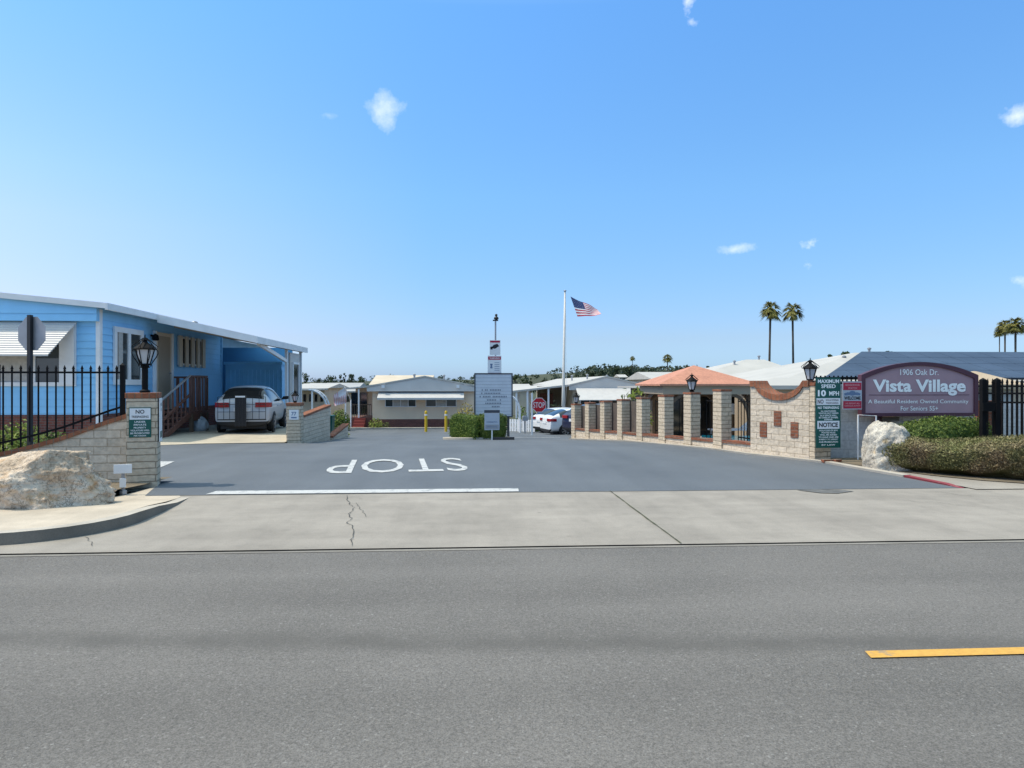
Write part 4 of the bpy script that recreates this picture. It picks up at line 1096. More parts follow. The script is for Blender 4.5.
# grey painted wall behind the signs
sw = thing('sign_wall', 'pale grey painted block wall behind the village sign', 'wall', (9, 14.5, 0), 0)
mb = MB(); mb.box(7.42, 10.95, 14.36, 14.56, -.2, 1.55); mb.build('wall', M['grey_block'], sw, **W_)
mb = MB(); mb.box(7.40, 10.97, 14.33, 14.59, 1.552, 1.60); mb.build('coping', M['grey_block'], sw, **W_)
fr_ = thing('iron_fence', 'short black iron railing on top of the pale wall behind the signs', 'fence', (8, 15.4, 0), 0)
mb = MB()
for k in range(28):
    xx = 8.15 + k * .108; mb.box(xx - .014, xx + .014, 15.99, 16.014, 0, 1.80)
mb.box(8.1, 11.2, 15.985, 16.02, 1.60, 1.64); mb.box(8.1, 11.2, 15.985, 16.02, 1.73, 1.77); mb.build('picket_panel', M['iron'], fr_, **W_)
for xx in (8.1, 11.2):
    mb = MB(); mb.box(xx - .03, xx + .03, 15.97, 16.03, 0, 1.9); mb.build('post', M['iron'], fr_, **W_)
pf = thing('pipe_frame', 'white pipe frame standing against the pale wall beside the white boulder', 'frame', (8.1, 14.1, 0), 0)
xa, ya_ = S(858, 14.3); xb, yb_ = S(876, 14.25)
mb = MB(); mb.tube([(xb, yb_, 0.0), (xb, yb_, .94), (xa, ya_, .96), (xa, ya_, .0)], .018); mb.build('upright', M['white_metal'], pf, **W_)
mb = MB(); mb.tube([(xa, ya_, .10), (xb, yb_, .08)], .014); mb.build('cross_bar', M['white_metal'], pf, **W_)
bk = thing('loose_bricks', 'few loose red bricks at the foot of the green notice board', 'bricks', (*S(831, 13.85), 0.03), R(10))
mb = MB(); mb.box(-.20, .02, -.05, .05, 0, .06); mb.box(.03, .22, -.06, .04, 0, .06, rot=.3); mb.build('bricks', M['red_brick'], bk, bevel=.004)
# village sign
vx, vy = 9.475, 14.02
vs_ = thing('village_sign', 'plum arched village sign with pale lettering and dark frame', 'sign', (vx, vy, .92), 0)
vw, hs, hc = 2.56, .87, 1.145     # width, height at the sides, at the crown
def arch(w, h0, hs, hc, n=24):
    return [(-w / 2, h0), (w / 2, h0)] + [(w / 2 - w * i / n, hs + (hc - hs) * (1 - (2 * i / n - 1) ** 2)) for i in range(n + 1)]
mb = MB(); mb.prism([(a, 0, b) for a, b in arch(vw - .02, .01, hs - .01, hc - .01)], (0, .10, 0)); mb.build('sign_board', M['plum'], vs_)
o_, i_ = arch(vw, 0, hs, hc), arch(vw - .17, .07, hs - .075, hc - .075)
mb = MB(); n = len(o_)
mb.add([(a, -.035, b) for a, b in o_] + [(a, -.035, b) for a, b in i_] + [(a, .11, b) for a, b in o_] + [(a, .0, b) for a, b in i_],
       [(k, (k + 1) % n, n + (k + 1) % n, n + k) for k in range(n)] + [(k, 2 * n + k, 2 * n + (k + 1) % n, (k + 1) % n) for k in range(n)] + [(n + k, n + (k + 1) % n, 3 * n + (k + 1) % n, 3 * n + k) for k in range(n)])
mb.build('sign_frame', M['plum_dark'], vs_)
lines_on(vs_, 'lettering', 'letter', [('1906 Oak Dr.', .0, .93, .84, .125, .004), ('A Beautiful Resident Owned Community', -.02, .30, 2.2, .105, .006), ('For Seniors 55+', .0, .165, .82, .095, .006)], -.006)
mb = MB(); text(mb, 'Vista Village', .0, .605, 2.04, .34, -.008, .034); mb.build('lettering', M['letter'], vs_)
mb = MB(); mb.box(-1.1, 1.1, -.006, -.001, .445, .455); mb.build('rule_line', M['plum_dark'], vs_)
for xx in (-.8, .8):
    mb = MB(); mb.box(xx - .06, xx + .06, .105, .2, -.92, .7); mb.build('post', M['plum_dark'], vs_)
mb = MB(); mb.box(-.78, -.40, .06, .34, -.10, -.02); mb.build('bracket', M['wood_brown'], vs_)

# ------------------------------------------------------------------ hedges
def hedge(name, label, loc, rot, sx, sy, h, n, size, mats, seed, ex=4., top=False, cat='hedge', group=None, asp=1.7, bulge=.05, lump_=.05, twigs=0):
    """clipped hedge: a leafy skin over a solid core, both in one mesh"""
    rg = random.Random(seed)
    bm = bmesh.new(); bmesh.ops.create_cube(bm, size=2); bmesh.ops.subdivide_edges(bm, edges=bm.edges, cuts=14, use_grid_fill=True)
    o3 = Vector((seed, seed * .7, 3))
    for v in bm.verts:
        d = v.co.copy(); r = (abs(d.x) ** ex + abs(d.y) ** ex + abs(d.z) ** ex) ** (1 / ex); d /= r
        p = Vector((d.x * sx / 2, d.y * sy / 2, d.z * h / 2 + h / 2))
        p += d * (lump_ * mnoise.fractal(p * 2.2 + o3, 1, 2, 4))
        p.z += bulge * mnoise.noise(p * .9 + o3) * (p.z / h)
        p.z = max(p.z, 0); v.co = p
    bmesh.ops.triangulate(bm, faces=bm.faces)
    bmesh.ops.recalc_face_normals(bm, faces=bm.faces)
    fl = [f for f in bm.faces if f.normal.z > -.6]; ar = [f.calc_area() for f in fl]
    mb = MB()
    for v in bm.verts: v.index = len(mb.v); mb.v.append(tuple(v.co * .94 + Vector((0, 0, h * .01))))
    for f in bm.faces: mb.f.append(tuple(v.index for v in f.verts)); mb.mi.append(0)
    for f in rg.choices(fl, ar, k=n):
        a, b = sorted((rg.random(), rg.random())); q = [v.co for v in f.verts]
        p = q[0] * a + q[1] * (b - a) + q[2] * (1 - b) + f.normal * rg.gauss(-.3, .5) * size
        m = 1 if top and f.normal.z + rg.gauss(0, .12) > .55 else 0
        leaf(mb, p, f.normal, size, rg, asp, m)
    for f in rg.choices(fl, ar, k=twigs):
        p = f.calc_center_median(); d = (f.normal + Vector((rg.gauss(0, .4), rg.gauss(0, .4), rg.gauss(.3, .4)))).normalized() * size * rg.uniform(1, 2.2)
        w = Vector((rg.gauss(0, 1), rg.gauss(0, 1), rg.gauss(0, 1))).normalized() * size * .09
        mb.add([p - w, p + w, p + d], [(0, 1, 2)], 0)
    bm.free()
    t = thing(name, label, cat, loc, rot, group)
    mb.build('foliage', mats, t, recalc=False)
    return t
hx, hy = 9.95, 11.6
def gpl(a, b): return math.atan2(b[1] - a[1], b[0] - a[0])
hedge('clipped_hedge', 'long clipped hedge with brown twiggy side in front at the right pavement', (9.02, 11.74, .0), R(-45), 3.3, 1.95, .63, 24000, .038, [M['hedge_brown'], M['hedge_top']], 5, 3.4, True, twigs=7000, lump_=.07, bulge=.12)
hedge('clipped_hedge', 'rounded bright green hedge under the village sign', (9.55, 13.35, .05), 0, 1.95, 1.05, .88, 6500, .05, [M['hedge_green']], 6, 2.6, twigs=300, lump_=.07, bulge=.1)
ix, iy = S(478, 26.3); ig = gz(ix, iy)
hedge('clipped_hedge', 'sunlit lime hedge on the island left of the message board', (S(466.5, 27.0)[0], S(466.5, 27.0)[1], gz(*S(466.5, 27.0))), R(-42), 1.5, .6, .98, 4200, .06, [M['hedge_lime']], 7, 6)  # lime here and green below put sun and shade into the leaf colour
hedge('clipped_hedge', 'hedge with leaves darkened for shade on the island below the message board', (S(491.5, 26.9)[0], S(491.5, 26.9)[1], gz(*S(491.5, 26.9))), R(28), 1.15, .7, .98, 3600, .06, [M['hedge_green']], 8, 6)
# island kerb
mb = MB(); L = []
for k in range(28):
    a = 2 * PI * k / 28; cx, cy = S(477, 27.4); L.append((cx + 1.35 * math.cos(a) * (1 + .0), cy + 1.0 * math.sin(a)))
mb.prism([(a, b, gz(a, b) - .05) for a, b in L], (0, 0, .15)); tag(mb.build('kerb', M['kerb'], bevel=.02), kind='structure')

# iron gate and fence at the right
gt = thing('iron_gate', 'tall black iron gate with paired bars at the right edge behind the hedges', 'gate', (10.4, 12.9, 0), 0)
a0, a1 = S(983, 13.3), S(1075, 12.6)
def bars(t, name, p, q, n, z0, z1, w, rails, mat='iron', tip=True):
    mb = MB(); rot = gpl(p, q)
    for k in range(n):
        u = k / (n - 1); x = p[0] + (q[0] - p[0]) * u; y = p[1] + (q[1] - p[1]) * u
        mb.box(x - w / 2, x + w / 2, y - w / 2, y + w / 2, z0, z1, rot=rot)
        if tip: mb.lathe([(w * .9, 0), (w * .9, .02), (.002, .09)], 4, (x, y, z1), ph=rot + PI / 4)
    for z in rails: mb.bar((p[0], p[1], z), (q[0], q[1], z), .03, .035)
    return mb.build(name, M[mat], t, **W_)
bars(gt, 'gate_leaf', a0, a1, 19, .12, 1.62, .022, (.2, 1.42, 1.25))
for p in (a0, S(997, 13.2)):
    mb = MB(); mb.box(p[0] - .045, p[0] + .045, p[1] - .045, p[1] + .045, 0, 1.66); mb.lathe([(.065, 0), (.065, .02), (.0, .06)], 4, (p[0], p[1], 1.66), ph=PI / 4); mb.build('post', M['iron'], gt, **W_)
mb = MB(); b0 = S(989, 13.22); mb.box(b0[0] - .16, b0[0] + .14, b0[1] - .06, b0[1] - .02, 1.08, 1.24); mb.build('latch_box', M['iron'], gt, **W_)
f2 = thing('iron_fence', 'black iron pickets behind the gate at the right edge', 'fence', (11, 14.6, 0), 0)
bars(f2, 'picket_panel', S(978, 14.9), S(1090, 14.6), 24, .1, 1.62, .02, (.25, 1.40, 1.55))
bw = thing('brick_wall', 'red brick wall end between village sign and iron gate', 'wall', (11, 15.6, 0), 0)
p, q = S(982, 15.6), S(1003, 15.6)
mb = MB(); mb.box(p[0], q[0], p[1], p[1] + .25, 0, 1.22); mb.build('wall', M['red_brick'], bw, **W_)
bw = thing('block_wall', 'white block wall seen through the iron gate', 'wall', (12, 16.2, 0), 0)
p, q = S(1001, 16.3), S(1120, 16.3)
mb = MB(); mb.box(p[0], q[0], p[1], p[1] + .2, 0, 1.15); mb.build('wall', M['grey_block'], bw, **W_)

# ------------------------------------------------------------------ pavilion, pool, buildings on the right
gcx, gcy = S(694, 24.3); gg = gz(gcx, gcy) + .05
gzb = thing('pavilion', 'open pavilion with terracotta pyramid roof behind the pool wall piers', 'pavilion', (gcx, gcy, gg), R(0))
hw = 1.69; ez = 1.6 - gg
mb = MB(); mb.add([(-hw, -hw, ez), (hw, -hw, ez), (hw, hw, ez), (-hw, hw, ez), (0, 0, ez + .66), (-hw, -hw, ez - .06), (hw, -hw, ez - .06), (hw, hw, ez - .06), (-hw, hw, ez - .06)],
                  [(0, 1, 4), (1, 2, 4), (2, 3, 4), (3, 0, 4), (0, 5, 6, 1), (1, 6, 7, 2), (2, 7, 8, 3), (3, 8, 5, 0), (8, 7, 6, 5)])
mb.build('roof', M['terracotta'], gzb)
mb = MB()
for (x0, x1, y0, y1) in ((-1.55, 1.55, -1.55, -1.43), (-1.55, 1.55, 1.43, 1.55), (-1.55, -1.43, -1.42, 1.42), (1.43, 1.55, -1.42, 1.42)): mb.box(x0, x1, y0, y1, ez - .34, ez - .065)
mb.build('beam', M['tan'], gzb)
for sx in (-1, 1):
    for sy in (-1, 1):
        mb = MB(); mb.box(sx * 1.46 - .09, sx * 1.46 + .09, sy * 1.46 - .09, sy * 1.46 + .09, 0, ez - .345); mb.build('post', M['wood_brown'], gzb)
        mb = MB()
        for (ax, ay) in ((-sx, 0), (0, -sy)):
            L = [(sx * 1.46 + ax * (.09 + .62 * (1 - math.cos(t))), sy * 1.46 + ay * (.09 + .62 * (1 - math.cos(t))), ez - 1.15 + .8 * math.sin(t)) for t in [PI / 2 * k / 6 for k in range(7)]]
            for a, b in zip(L, L[1:]): mb.bar(a, b, .09, .10)
        mb.build('bracket', M['wood_brown'], gzb)
# pool house behind the pavilion
ph = thing('pool_house', 'dark shaded pool house wall with glazed door behind the pavilion', 'building', (*S(735, 29.5), gz(*S(735, 29.5))))
px0, px1 = S(655, 29)[0], S(812, 29)[0]; py = 29.0 ; pg = gz(9, 29)
mb = MB(); mb.box(px0, px1, py, py + 4, pg - .2, 1.42); mb.build('wall', M['wood_brown'], ph, **W_)
mb = MB(); mb.box(px0 - .6, px1 + .3, py - 2.2, py + 4.2, 1.425, 1.50); mb.build('roof', M['white_roof'], ph, **W_)
mb = MB()
for px_ in (672, 700, 727, 745):
    x = S(px_, 29)[0]; mb.box(x, x + .62, py - .03, py + .02, pg + .05, pg + 1.75)
mb.build('door', M['glass_dark'], ph, **W_)
for px_ in (672, 700, 727, 745):
    x = S(px_, 29)[0]; m2 = MB(); m2.box(x - .07, x - .001, py - .05, py + .0, pg, pg + 1.85); m2.box(x + .621, x + .69, py - .05, py, pg, pg + 1.85); m2.build('door_frame', M['white_metal'] if px_ in (727,) else M['wood_brown'], ph, **W_)
for (px_, py_, w_, h_, lab) in ((697.5, 411, .22, .52, 'white notice hanging on a post beside the pavilion'), (733, 409, .34, .42, 'white square notice on the pool house door'), (645, 407, .2, .5, 'narrow white notice on the left pavilion post')):
    Y = 24.5 if px_ != 733 else 27.5
    x, y, z = SZ(px_, py_, Y); s = sign('notice_sign', lab, (x, y, z - h_ / 2), 0, w_, h_, M['sign_white']); m2 = MB()
    for k in range(4): m2.box(-w_ * .36, w_ * .36, -.0145, -.012, h_ * (.2 + k * .18), h_ * (.2 + k * .18) + .03)
    m2.build('dark_lettering', M['sign_grey'], s)
    m2 = MB(); m2.box(-.03, .03, .001, .05, gz(x, y) - (z - h_ / 2), h_); m2.build('post', M['wood_brown'], s)
pdk = [S(690, 18.6), S(752, 17.2), S(800, 18), S(830, 26), S(700, 28.5), S(660, 27)]
def flatz(z): return lambda x, y: z
sheet('pool_deck', [wp(.3, -.4), wp(11.2, -.4), S(640, 30), S(830, 30), S(830, 17), (7.3, 14.8)], 0, M['pad'], zf=lambda x, y: gz(x, y) + .03)
q = [S(700, 19.0), S(765, 18.2), S(790, 22.0), S(702, 22.6)]
sheet('pool_water', q, 3, M['water'], zf=lambda x, y: -.10 + .02)
mb = MB(); mb.prism([(a, b, -.35) for a, b in [S(697, 18.8), S(768, 17.9), S(796, 22.3), S(699, 22.9)]], (0, 0, .35 - .12)); tag(mb.build('pool_rim', M['kerb']), kind='structure')
# lounge chairs by the pool
def lounger(name, label, loc, rot, mat):
    t = thing(name, label, 'lounger', loc, rot)
    mb = MB(); mb.bar((-.9, 0, .33), (.35, 0, .33), .6, .05); mb.build('seat', M[mat], t)
    mb = MB(); mb.bar((.36, 0, .34), (.95, 0, .75), .6, .05); mb.build('backrest', M[mat], t)
    for (x, y) in ((-.8, -.25), (-.8, .25), (.5, -.25), (.5, .25)):
        m2 = MB(); m2.box(x - .02, x + .02, y - .02, y + .02, 0, .305); m2.build('leg', M['white_metal'], t)
x, y = S(735, 24.3); lounger('pool_lounger', 'white pool lounger beyond the blue water', (x, y, gz(x, y) + .05), R(10), 'white_metal')
# club house with pale hipped roof
def pipes(t, pts):
    for (x, y, z, h) in pts:
        m_ = MB(); m_.lathe([(.06, -.15), (.06, h), (.10, h + .01), (.10, h + .07), (.0, h + .12)], 8, (x, y, z)); m_.build('vent_pipe', M['grey_metal'], t, **W_)
def hip(name, label, cat, x0, x1, y0, y1, ze, zr, rx0, rx1, mat='white_roof', wall='beige', z0=None, soff=.5, solar=False, ry=None):
    g = gz((x0 + x1) / 2, (y0 + y1) / 2) if z0 is None else z0
    t = thing(name, label, cat, ((x0 + x1) / 2, (y0 + y1) / 2, g))
    ym = (y0 + y1) / 2 if ry is None else ry
    mb = MB(); mb.add([(x0, y0, ze), (x1, y0, ze), (x1, y1, ze), (x0, y1, ze), (rx0, ym, zr), (rx1, ym, zr), (x0, y0, ze - .14), (x1, y0, ze - .14), (x1, y1, ze - .14), (x0, y1, ze - .14)],
                      [(0, 1, 5, 4), (1, 2, 5), (2, 3, 4, 5), (3, 0, 4), (0, 6, 7, 1), (1, 7, 8, 2), (2, 8, 9, 3), (3, 9, 6, 0), (9, 8, 7, 6)])
    mb.build('roof', M[mat], t, **W_)
    if x1 - x0 > 5: pipes(t, [(rx0 - 1.2, ym - 1.2, ze + (zr - ze) * .62, .25), (rx0 + 1.0, ym + .4, zr - .12, .3)])
    mb = MB(); mb.box(x0 + soff, x1 - soff, y0 + soff, y1 - soff, g - .3, ze - .142); mb.build('wall', M[wall], t, **W_)
    return t
a = SZ(702, 372, 38); 
cx0 = S(698, 38)[0]; cx1 = S(800, 38)[0]
t = hip('club_house', 'club house with pale hipped roof behind the terracotta pavilion', 'building', cx0, cx1 + 1.5, 38, 46, zz(377.5, 38), zz(359.3, 42.5), S(749, 42.5)[0], cx1 + 0.2)
mb = MB()
for k in range(3): mb.box(cx0 + 1 + k * 1.8, cx0 + 2.1 + k * 1.8, 38.46, 38.5, .6, 1.5)
mb.build('window', M['glass_dark'], t, **W_)
# large white roofed hall with solar array
sx0, sx1 = S(768, 29)[0], S(1250, 29)[0]
ze, zr = zz(381, 28.5), zz(352.5, 34)
yv0, yv1 = 27.2, 39
rx0_, rx1_ = S(866, 33.2)[0], sx1 - 2
t = hip('solar_hall', 'long white roofed hall carrying blue solar panels behind the village sign', 'building', sx0, sx1, yv0, yv1, ze, zr, rx0_, rx1_, soff=.7)
nrm = Vector((0, -(zr - ze), (yv1 - yv0) / 2)).normalized()
sl = Vector((0, (yv1 - yv0) / 2, zr - ze)); 
def onroof(u, v, off): 
    p = Vector((u, yv0, ze)) + sl * v + nrm * off; return (p.x, p.y, p.z)
lx0 = S(822, 28)[0]
for r_ in range(4):
    v0 = .04 + r_ * .235; v1 = v0 + .229
    st_ = lx0 + (rx0_ - lx0 + .4) * (v0 + v1) / 2
    u = st_; k = 0
    while u < sx1 - 4 and k < 14:
        u1 = u + 1.05
        sh_ = (rx0_ - lx0 + .4) * (v1 - v0) / 2 if k == 0 else 0
        m2 = MB(); m2.add([onroof(u - sh_, v0, .05), onroof(u1, v0, .05), onroof(u1, v1, .05), onroof(u + sh_, v1, .05), onroof(u - sh_, v0, .09), onroof(u1, v0, .09), onroof(u1, v1, .09), onroof(u + sh_, v1, .09)], [(3, 2, 1, 0), (4, 5, 6, 7), (0, 1, 5, 4), (1, 2, 6, 5), (2, 3, 7, 6), (3, 0, 4, 7)])
        m2.build('solar_panel', M['solar'], t, **W_); u = u1 + .025; k += 1
# nearer low grey roof between wall scoop and lamp
x0 = S(764, 24)[0]; x1 = S(840, 24)[0]
t = hip('pump_shed', 'low shed with pale grey roof seen over the scooped wall', 'shed', x0, x1, 24.2, 26.8, zz(385.5, 24.2), zz(377.5, 25.5), x0 + 1.3, x1 - .3, 'white_roof', 'tan', soff=.2)
# tan roofed shelter on the right
x0, x1 = S(972, 19.5)[0], S(1045, 19.5)[0]
hip('garden_shelter', 'small shelter with tan shingle roof behind the iron gate', 'shelter', x0, x1 + .2, 19.3, 21.6, zz(384.5, 19.3), zz(370.5, 20.4), S(997, 20.4)[0], S(998, 20.4)[0] + .05, 'tan_roof', 'gable_grey', soff=.3)
# white building edge right of the notice signs
# ------------------------------------------------------------------ message board on the island
bx_, by_ = S(493.5, 28.0); bg = gz(bx_, by_)
bd = thing('message_board', 'grey message board with rows of small letters behind the island hedges', 'sign', (bx_, by_, bg))
bw_ = 1.50; zb0 = zz(416, 28) - bg; zb1 = zz(374.3, 28) - bg
mb = MB(); mb.box(-bw_ / 2, bw_ / 2, -.04, .06, zb0, zb1); mb.build('board', M['board'], bd)
mb = MB()
for (x0, x1, z0, z1) in ((-bw_ / 2 - .03, -bw_ / 2 + .02, zb0, zb1), (bw_ / 2 - .02, bw_ / 2 + .03, zb0, zb1), (-bw_ / 2 - .03, bw_ / 2 + .03, zb1 + .001, zb1 + .05), (-bw_ / 2 - .03, bw_ / 2 + .03, zb0 - .05, zb0 - .001)): mb.box(x0, x1, -.06, .07, z0, z1)
mb.build('frame', M['board_frame'], bd)
mb = MB()
for k in range(12): mb.box(-bw_ / 2 + .03, bw_ / 2 - .03, -.046, -.041, zb0 + .06 + k * .135, zb0 + .068 + k * .135)
mb.build('track', M['grey_metal'], bd)
mb = MB(); rg = random.Random(4)
for (k, n, off) in ((9.2, 0, 0), (7, 12, -.08), (6, 12, -.1), (5, 17, 0), (4, 9, .03), (3, 10, 0), (2, 5, .1)):
    for i in range(n):
        if rg.random() < .12: continue
        x = off + (i - n / 2) * .066; z = zb0 + .085 + k * .135; mb.box(x, x + .038, -.047, -.042, z, z + .055)
mb.build('letter_rows', M['letter_grey'], bd)
for s_ in (-1, 1):
    mb = MB(); mb.box(s_ * .6 - .05, s_ * .6 + .05, -.03, .05, -.1, zb0 - .052); mb.build('post', M['board_frame'], bd)
# sign pole with two warning signs
px_, py_ = S(495.5, 28.25); pg_ = gz(px_, py_)
wpz = thing('camera_pole', 'slim pole with camera head carrying two warning signs above the message board', 'pole', (px_, py_, pg_))
mb = MB(); mb.tube([(0, 0, -.05), (0, 0, zz(321, 28.25) - pg_)], .035); mb.build('pole', M['grey_metal'], wpz)
zt = zz(321, 28.25) - pg_
mb = MB(); mb.box(-.11, .11, -.03, .03, zt, zt + .05); mb.build('bracket', M['dark_post'], wpz)
mb = MB(); mb.lathe([(.02, 0), (.09, .02), (.10, .07), (.07, .12), (.03, .14), (.05, .17), (.06, .21), (.0, .25)], 12, (.03, 0, zt + .05)); mb.build('camera', M['dark_post'], wpz, smooth=True)
for (pc, y0_, y1_, w_, lab, kind) in ((495, 355, 340.2, .44, 'upper white warning sign with dark camera pictogram on the pole', 0), (494.5, 376.2, 355.6, .56, 'lower red-banded warning sign on the pole just above the message board', 1)):
    Y = 28.15; x, y = S(pc, Y); z0 = zz(y0_, Y); h_ = zz(y1_, Y) - z0
    s = sign('warning_sign', lab, (x, y, z0), 0, w_, h_, M['sign_white'], group='signs on the camera pole')
    m2 = MB()
    if kind == 0:
        m2.box(-w_ / 2 + .02, w_ / 2 - .02, -.015, -.0125, h_ * .84, h_ * .97); m2.build('red_band', M['sign_red'], s)
        m2 = MB(); m2.prism([(-.16, -.0125, h_ * .46), (.0, -.0125, h_ * .42), (.17, -.0125, h_ * .6), (.1, -.0125, h_ * .76), (-.06, -.0125, h_ * .68)], (0, -.003, 0)); m2.prism([(-.19, -.0125, h_ * .38), (-.10, -.0125, h_ * .36), (-.10, -.0125, h_ * .58), (-.19, -.0125, h_ * .56)], (0, -.003, 0)); m2.build('pictogram', M['sign_black'], s)
    else:
        m2.box(-w_ / 2 + .02, w_ / 2 - .02, -.015, -.0125, h_ * .80, h_ * .95); m2.build('red_band', M['sign_red'], s)
        m2 = MB(); m2.box(-w_ / 2 + .02, w_ / 2 - .02, -.015, -.0125, .02, h_ * .16); m2.build('red_band', M['sign_red'], s)
        m2 = MB(); text(m2, 'WARNING', 0, h_ * .875, w_ * .75, .07, -.018, .02); m2.build('pale_lettering', M['sign_white'], s)
        m2 = MB(); m2.lathe([(.04, 0), (.05, .06), (.02, .10), (.05, .13), (.05, .19)], 10, (0, 0, 0)); m2.v = [(x_ - .13, -.0135 + y_ * .02, z_ + h_ * .38) for x_, y_, z_ in m2.v]
        for k in range(5): m2.box(.0, .2, -.015, -.0125, h_ * (.28 + k * .09), h_ * (.28 + k * .09) + .02)
        m2.build('pictogram', M['emblem'], s)
# white flyer box in front of the island hedge
x, y = S(492, 25.75); g = gz(x, y)
s = thing('info_plate', 'pale info plate on a thin white post in front of the island hedge', 'sign', (x, y, g))
z0 = zz(430, 25.75) - g; z1 = zz(413, 25.75) - g
mb = MB(); mb.box(-.28, .28, -.012, 0, z0, z1); mb.build('plate', M['sign_grey'], s, bevel=.003)
mb = MB(); mb.box(-.25, .25, -.016, -.0125, z0 + .04, z0 + .20); mb.build('panel', M['grey_metal'], s)
mb = MB(); text(mb, 'FOR SALE', 0, z1 + .05, .46, .07, 0, .02); mb.box(-.29, .29, .004, .012, z1 - .02, z1 + .11); mb.build('header', M['board_frame'], s)
mb = MB(); rows(mb, [('INFORMATION', 0, z0 + .30, .40, .045, .012), ('OFFICE HOURS', 0, z0 + .12, .38, .04, .01)], -.018); mb.build('lettering', M['emblem'], s)
mb = MB(); mb.box(-.022, .022, .001, .03, -.05, z1); mb.build('post', M['white_metal'], s)
x, y = S(503, 25.9)
t = thing('wheel_stop', 'dark rubber wheel stop lying at the front edge of the island', 'wheel stop', (x, y, gz(x, y) + .02), R(5))
mb = MB(); mb.prism([(-.42, -.09, 0), (-.42, .09, 0), (-.42, .06, .1), (-.42, -.06, .1)], (.84, 0, 0)); mb.build('block', M['car_black'], t)
# ------------------------------------------------------------------ red stop sign, flag pole
x, y = S(539, 35.5); g = gz(x, y); zc = zz(405, 35.5) - g
s = thing('stop_sign', 'red stop sign facing the lane on a white post near the white cars', 'sign', (x, y, g), R(3))
mb = MB(); mb.prism([(a, -.006, zc + b) for a, b in octagon(.40)], (0, .01, 0)); mb.build('sign_plate', M['sign_white'], s)
mb = MB(); mb.prism([(a, -.0095, zc + b) for a, b in octagon(.372)], (0, .003, 0)); mb.build('sign_face', M['stop_red'], s)
mb = MB(); text(mb, 'STOP', 0, zc, .60, .29, -.013, .008); mb.build('lettering', M['sign_white'], s)
x2 = S(532, 35.5)[0] - x
mb = MB(); mb.box(x2 - .045, x2 + .045, .02, .09, -.05, zc + .62); mb.box(x2, .1, .006, .02, zc - .05, zc + .05); mb.build('post', M['white_metal'], s)
x, y = S(562.5, 44); g = gz(x, y); zt = zz(291.5, 44) - g
fp = thing('flag_pole', 'tall pale flag pole rising behind the white cars', 'flagpole', (x, y, g)); 
mb = MB(); mb.tube([(0, 0, -.05), (.06, 0, 2.5), (.16, 0, zt)], [.12, .10, .055], 12); mb.build('pole', M['pole'], fp, smooth=True)
mb = MB(); mb.lathe([(.03, 0), (.10, .03), (.10, .06), (.03, .09)], 12, (.16, 0, zt)); mb.build('finial', M['grey_metal'], fp, smooth=True)
mb = MB(); mb.tube([(.17, -.08, zt - .02), (.26, -.1, 3), (.12, -.1, 1.2)], .008, 5); mb.build('halyard', M['white_metal'], fp)
def flag(name, label, top, bot, fly_top, fly_bot, sag, mats, nx=26, ny=13, wave=.09, parent=None):
    """striped flag between four corner points"""
    T, B, FT, FB = [Vector(p) for p in (top, bot, fly_top, fly_bot)]
    o = T; vs = []; fs = []; mi = []
    side = (FT - T).cross(B - T).normalized()
    for j in range(ny + 1):
        for i in range(nx + 1):
            u, v = i / nx, j / ny
            p = (T * (1 - u) + FT * u) * (1 - v) + (B * (1 - u) + FB * u) * v
            p += side * wave * u * math.sin(u * 8 + v * 2.5) + Vector((0, 0, -sag * u * (1 - u) * 4 * .25)) ; vs.append(p - o)
    for j in range(ny):
        for i in range(nx):
            fs.append((j * (nx + 1) + i, j * (nx + 1) + i + 1, (j + 1) * (nx + 1) + i + 1, (j + 1) * (nx + 1) + i))
            k = j * 13 // ny
            m = 0 if k % 2 == 0 else 1
            if i < nx * .4 and k < 7: m = 2
            mi.append(m)
    mb = MB(); mb.v = [tuple(v) for v in vs]; mb.f = fs; mb.mi = mi
    # small white stars
    for sy in range(5):
        for sx in range(6):
            u = .03 + sx * .062; v = (.6 + sy * 1.3) / 13
            p = (T * (1 - u) + FT * u) * (1 - v) + (B * (1 - u) + FB * u) * v + side * (wave * u * math.sin(u * 8 + v * 2.5)) - o + Vector((0, 0, -sag * u * (1 - u)))
            for q in (.008, -.008):
                e1 = (FT - T).normalized() * .02; e2 = (B - T).normalized() * .02
                mb.add([p + side * q - e1, p + side * q - e2, p + side * q + e1, p + side * q + e2], [(0, 1, 2, 3)], 1)
    ob = mb.build(name, mats, None, recalc=False, smooth=False); ob.location = o
    return tag(ob, label, 'flag')
Y = 43.4
flag('flag', 'red, white and blue striped flag flying from the tall pole', SZ(570.5, 296.5, Y), SZ(577.5, 316.5, Y - .5), SZ(598.5, 309.0, Y + 1.2), SZ(600.5, 314.5, Y + .4), .1, [M['flag_red'], M['flag_white'], M['flag_blue']])

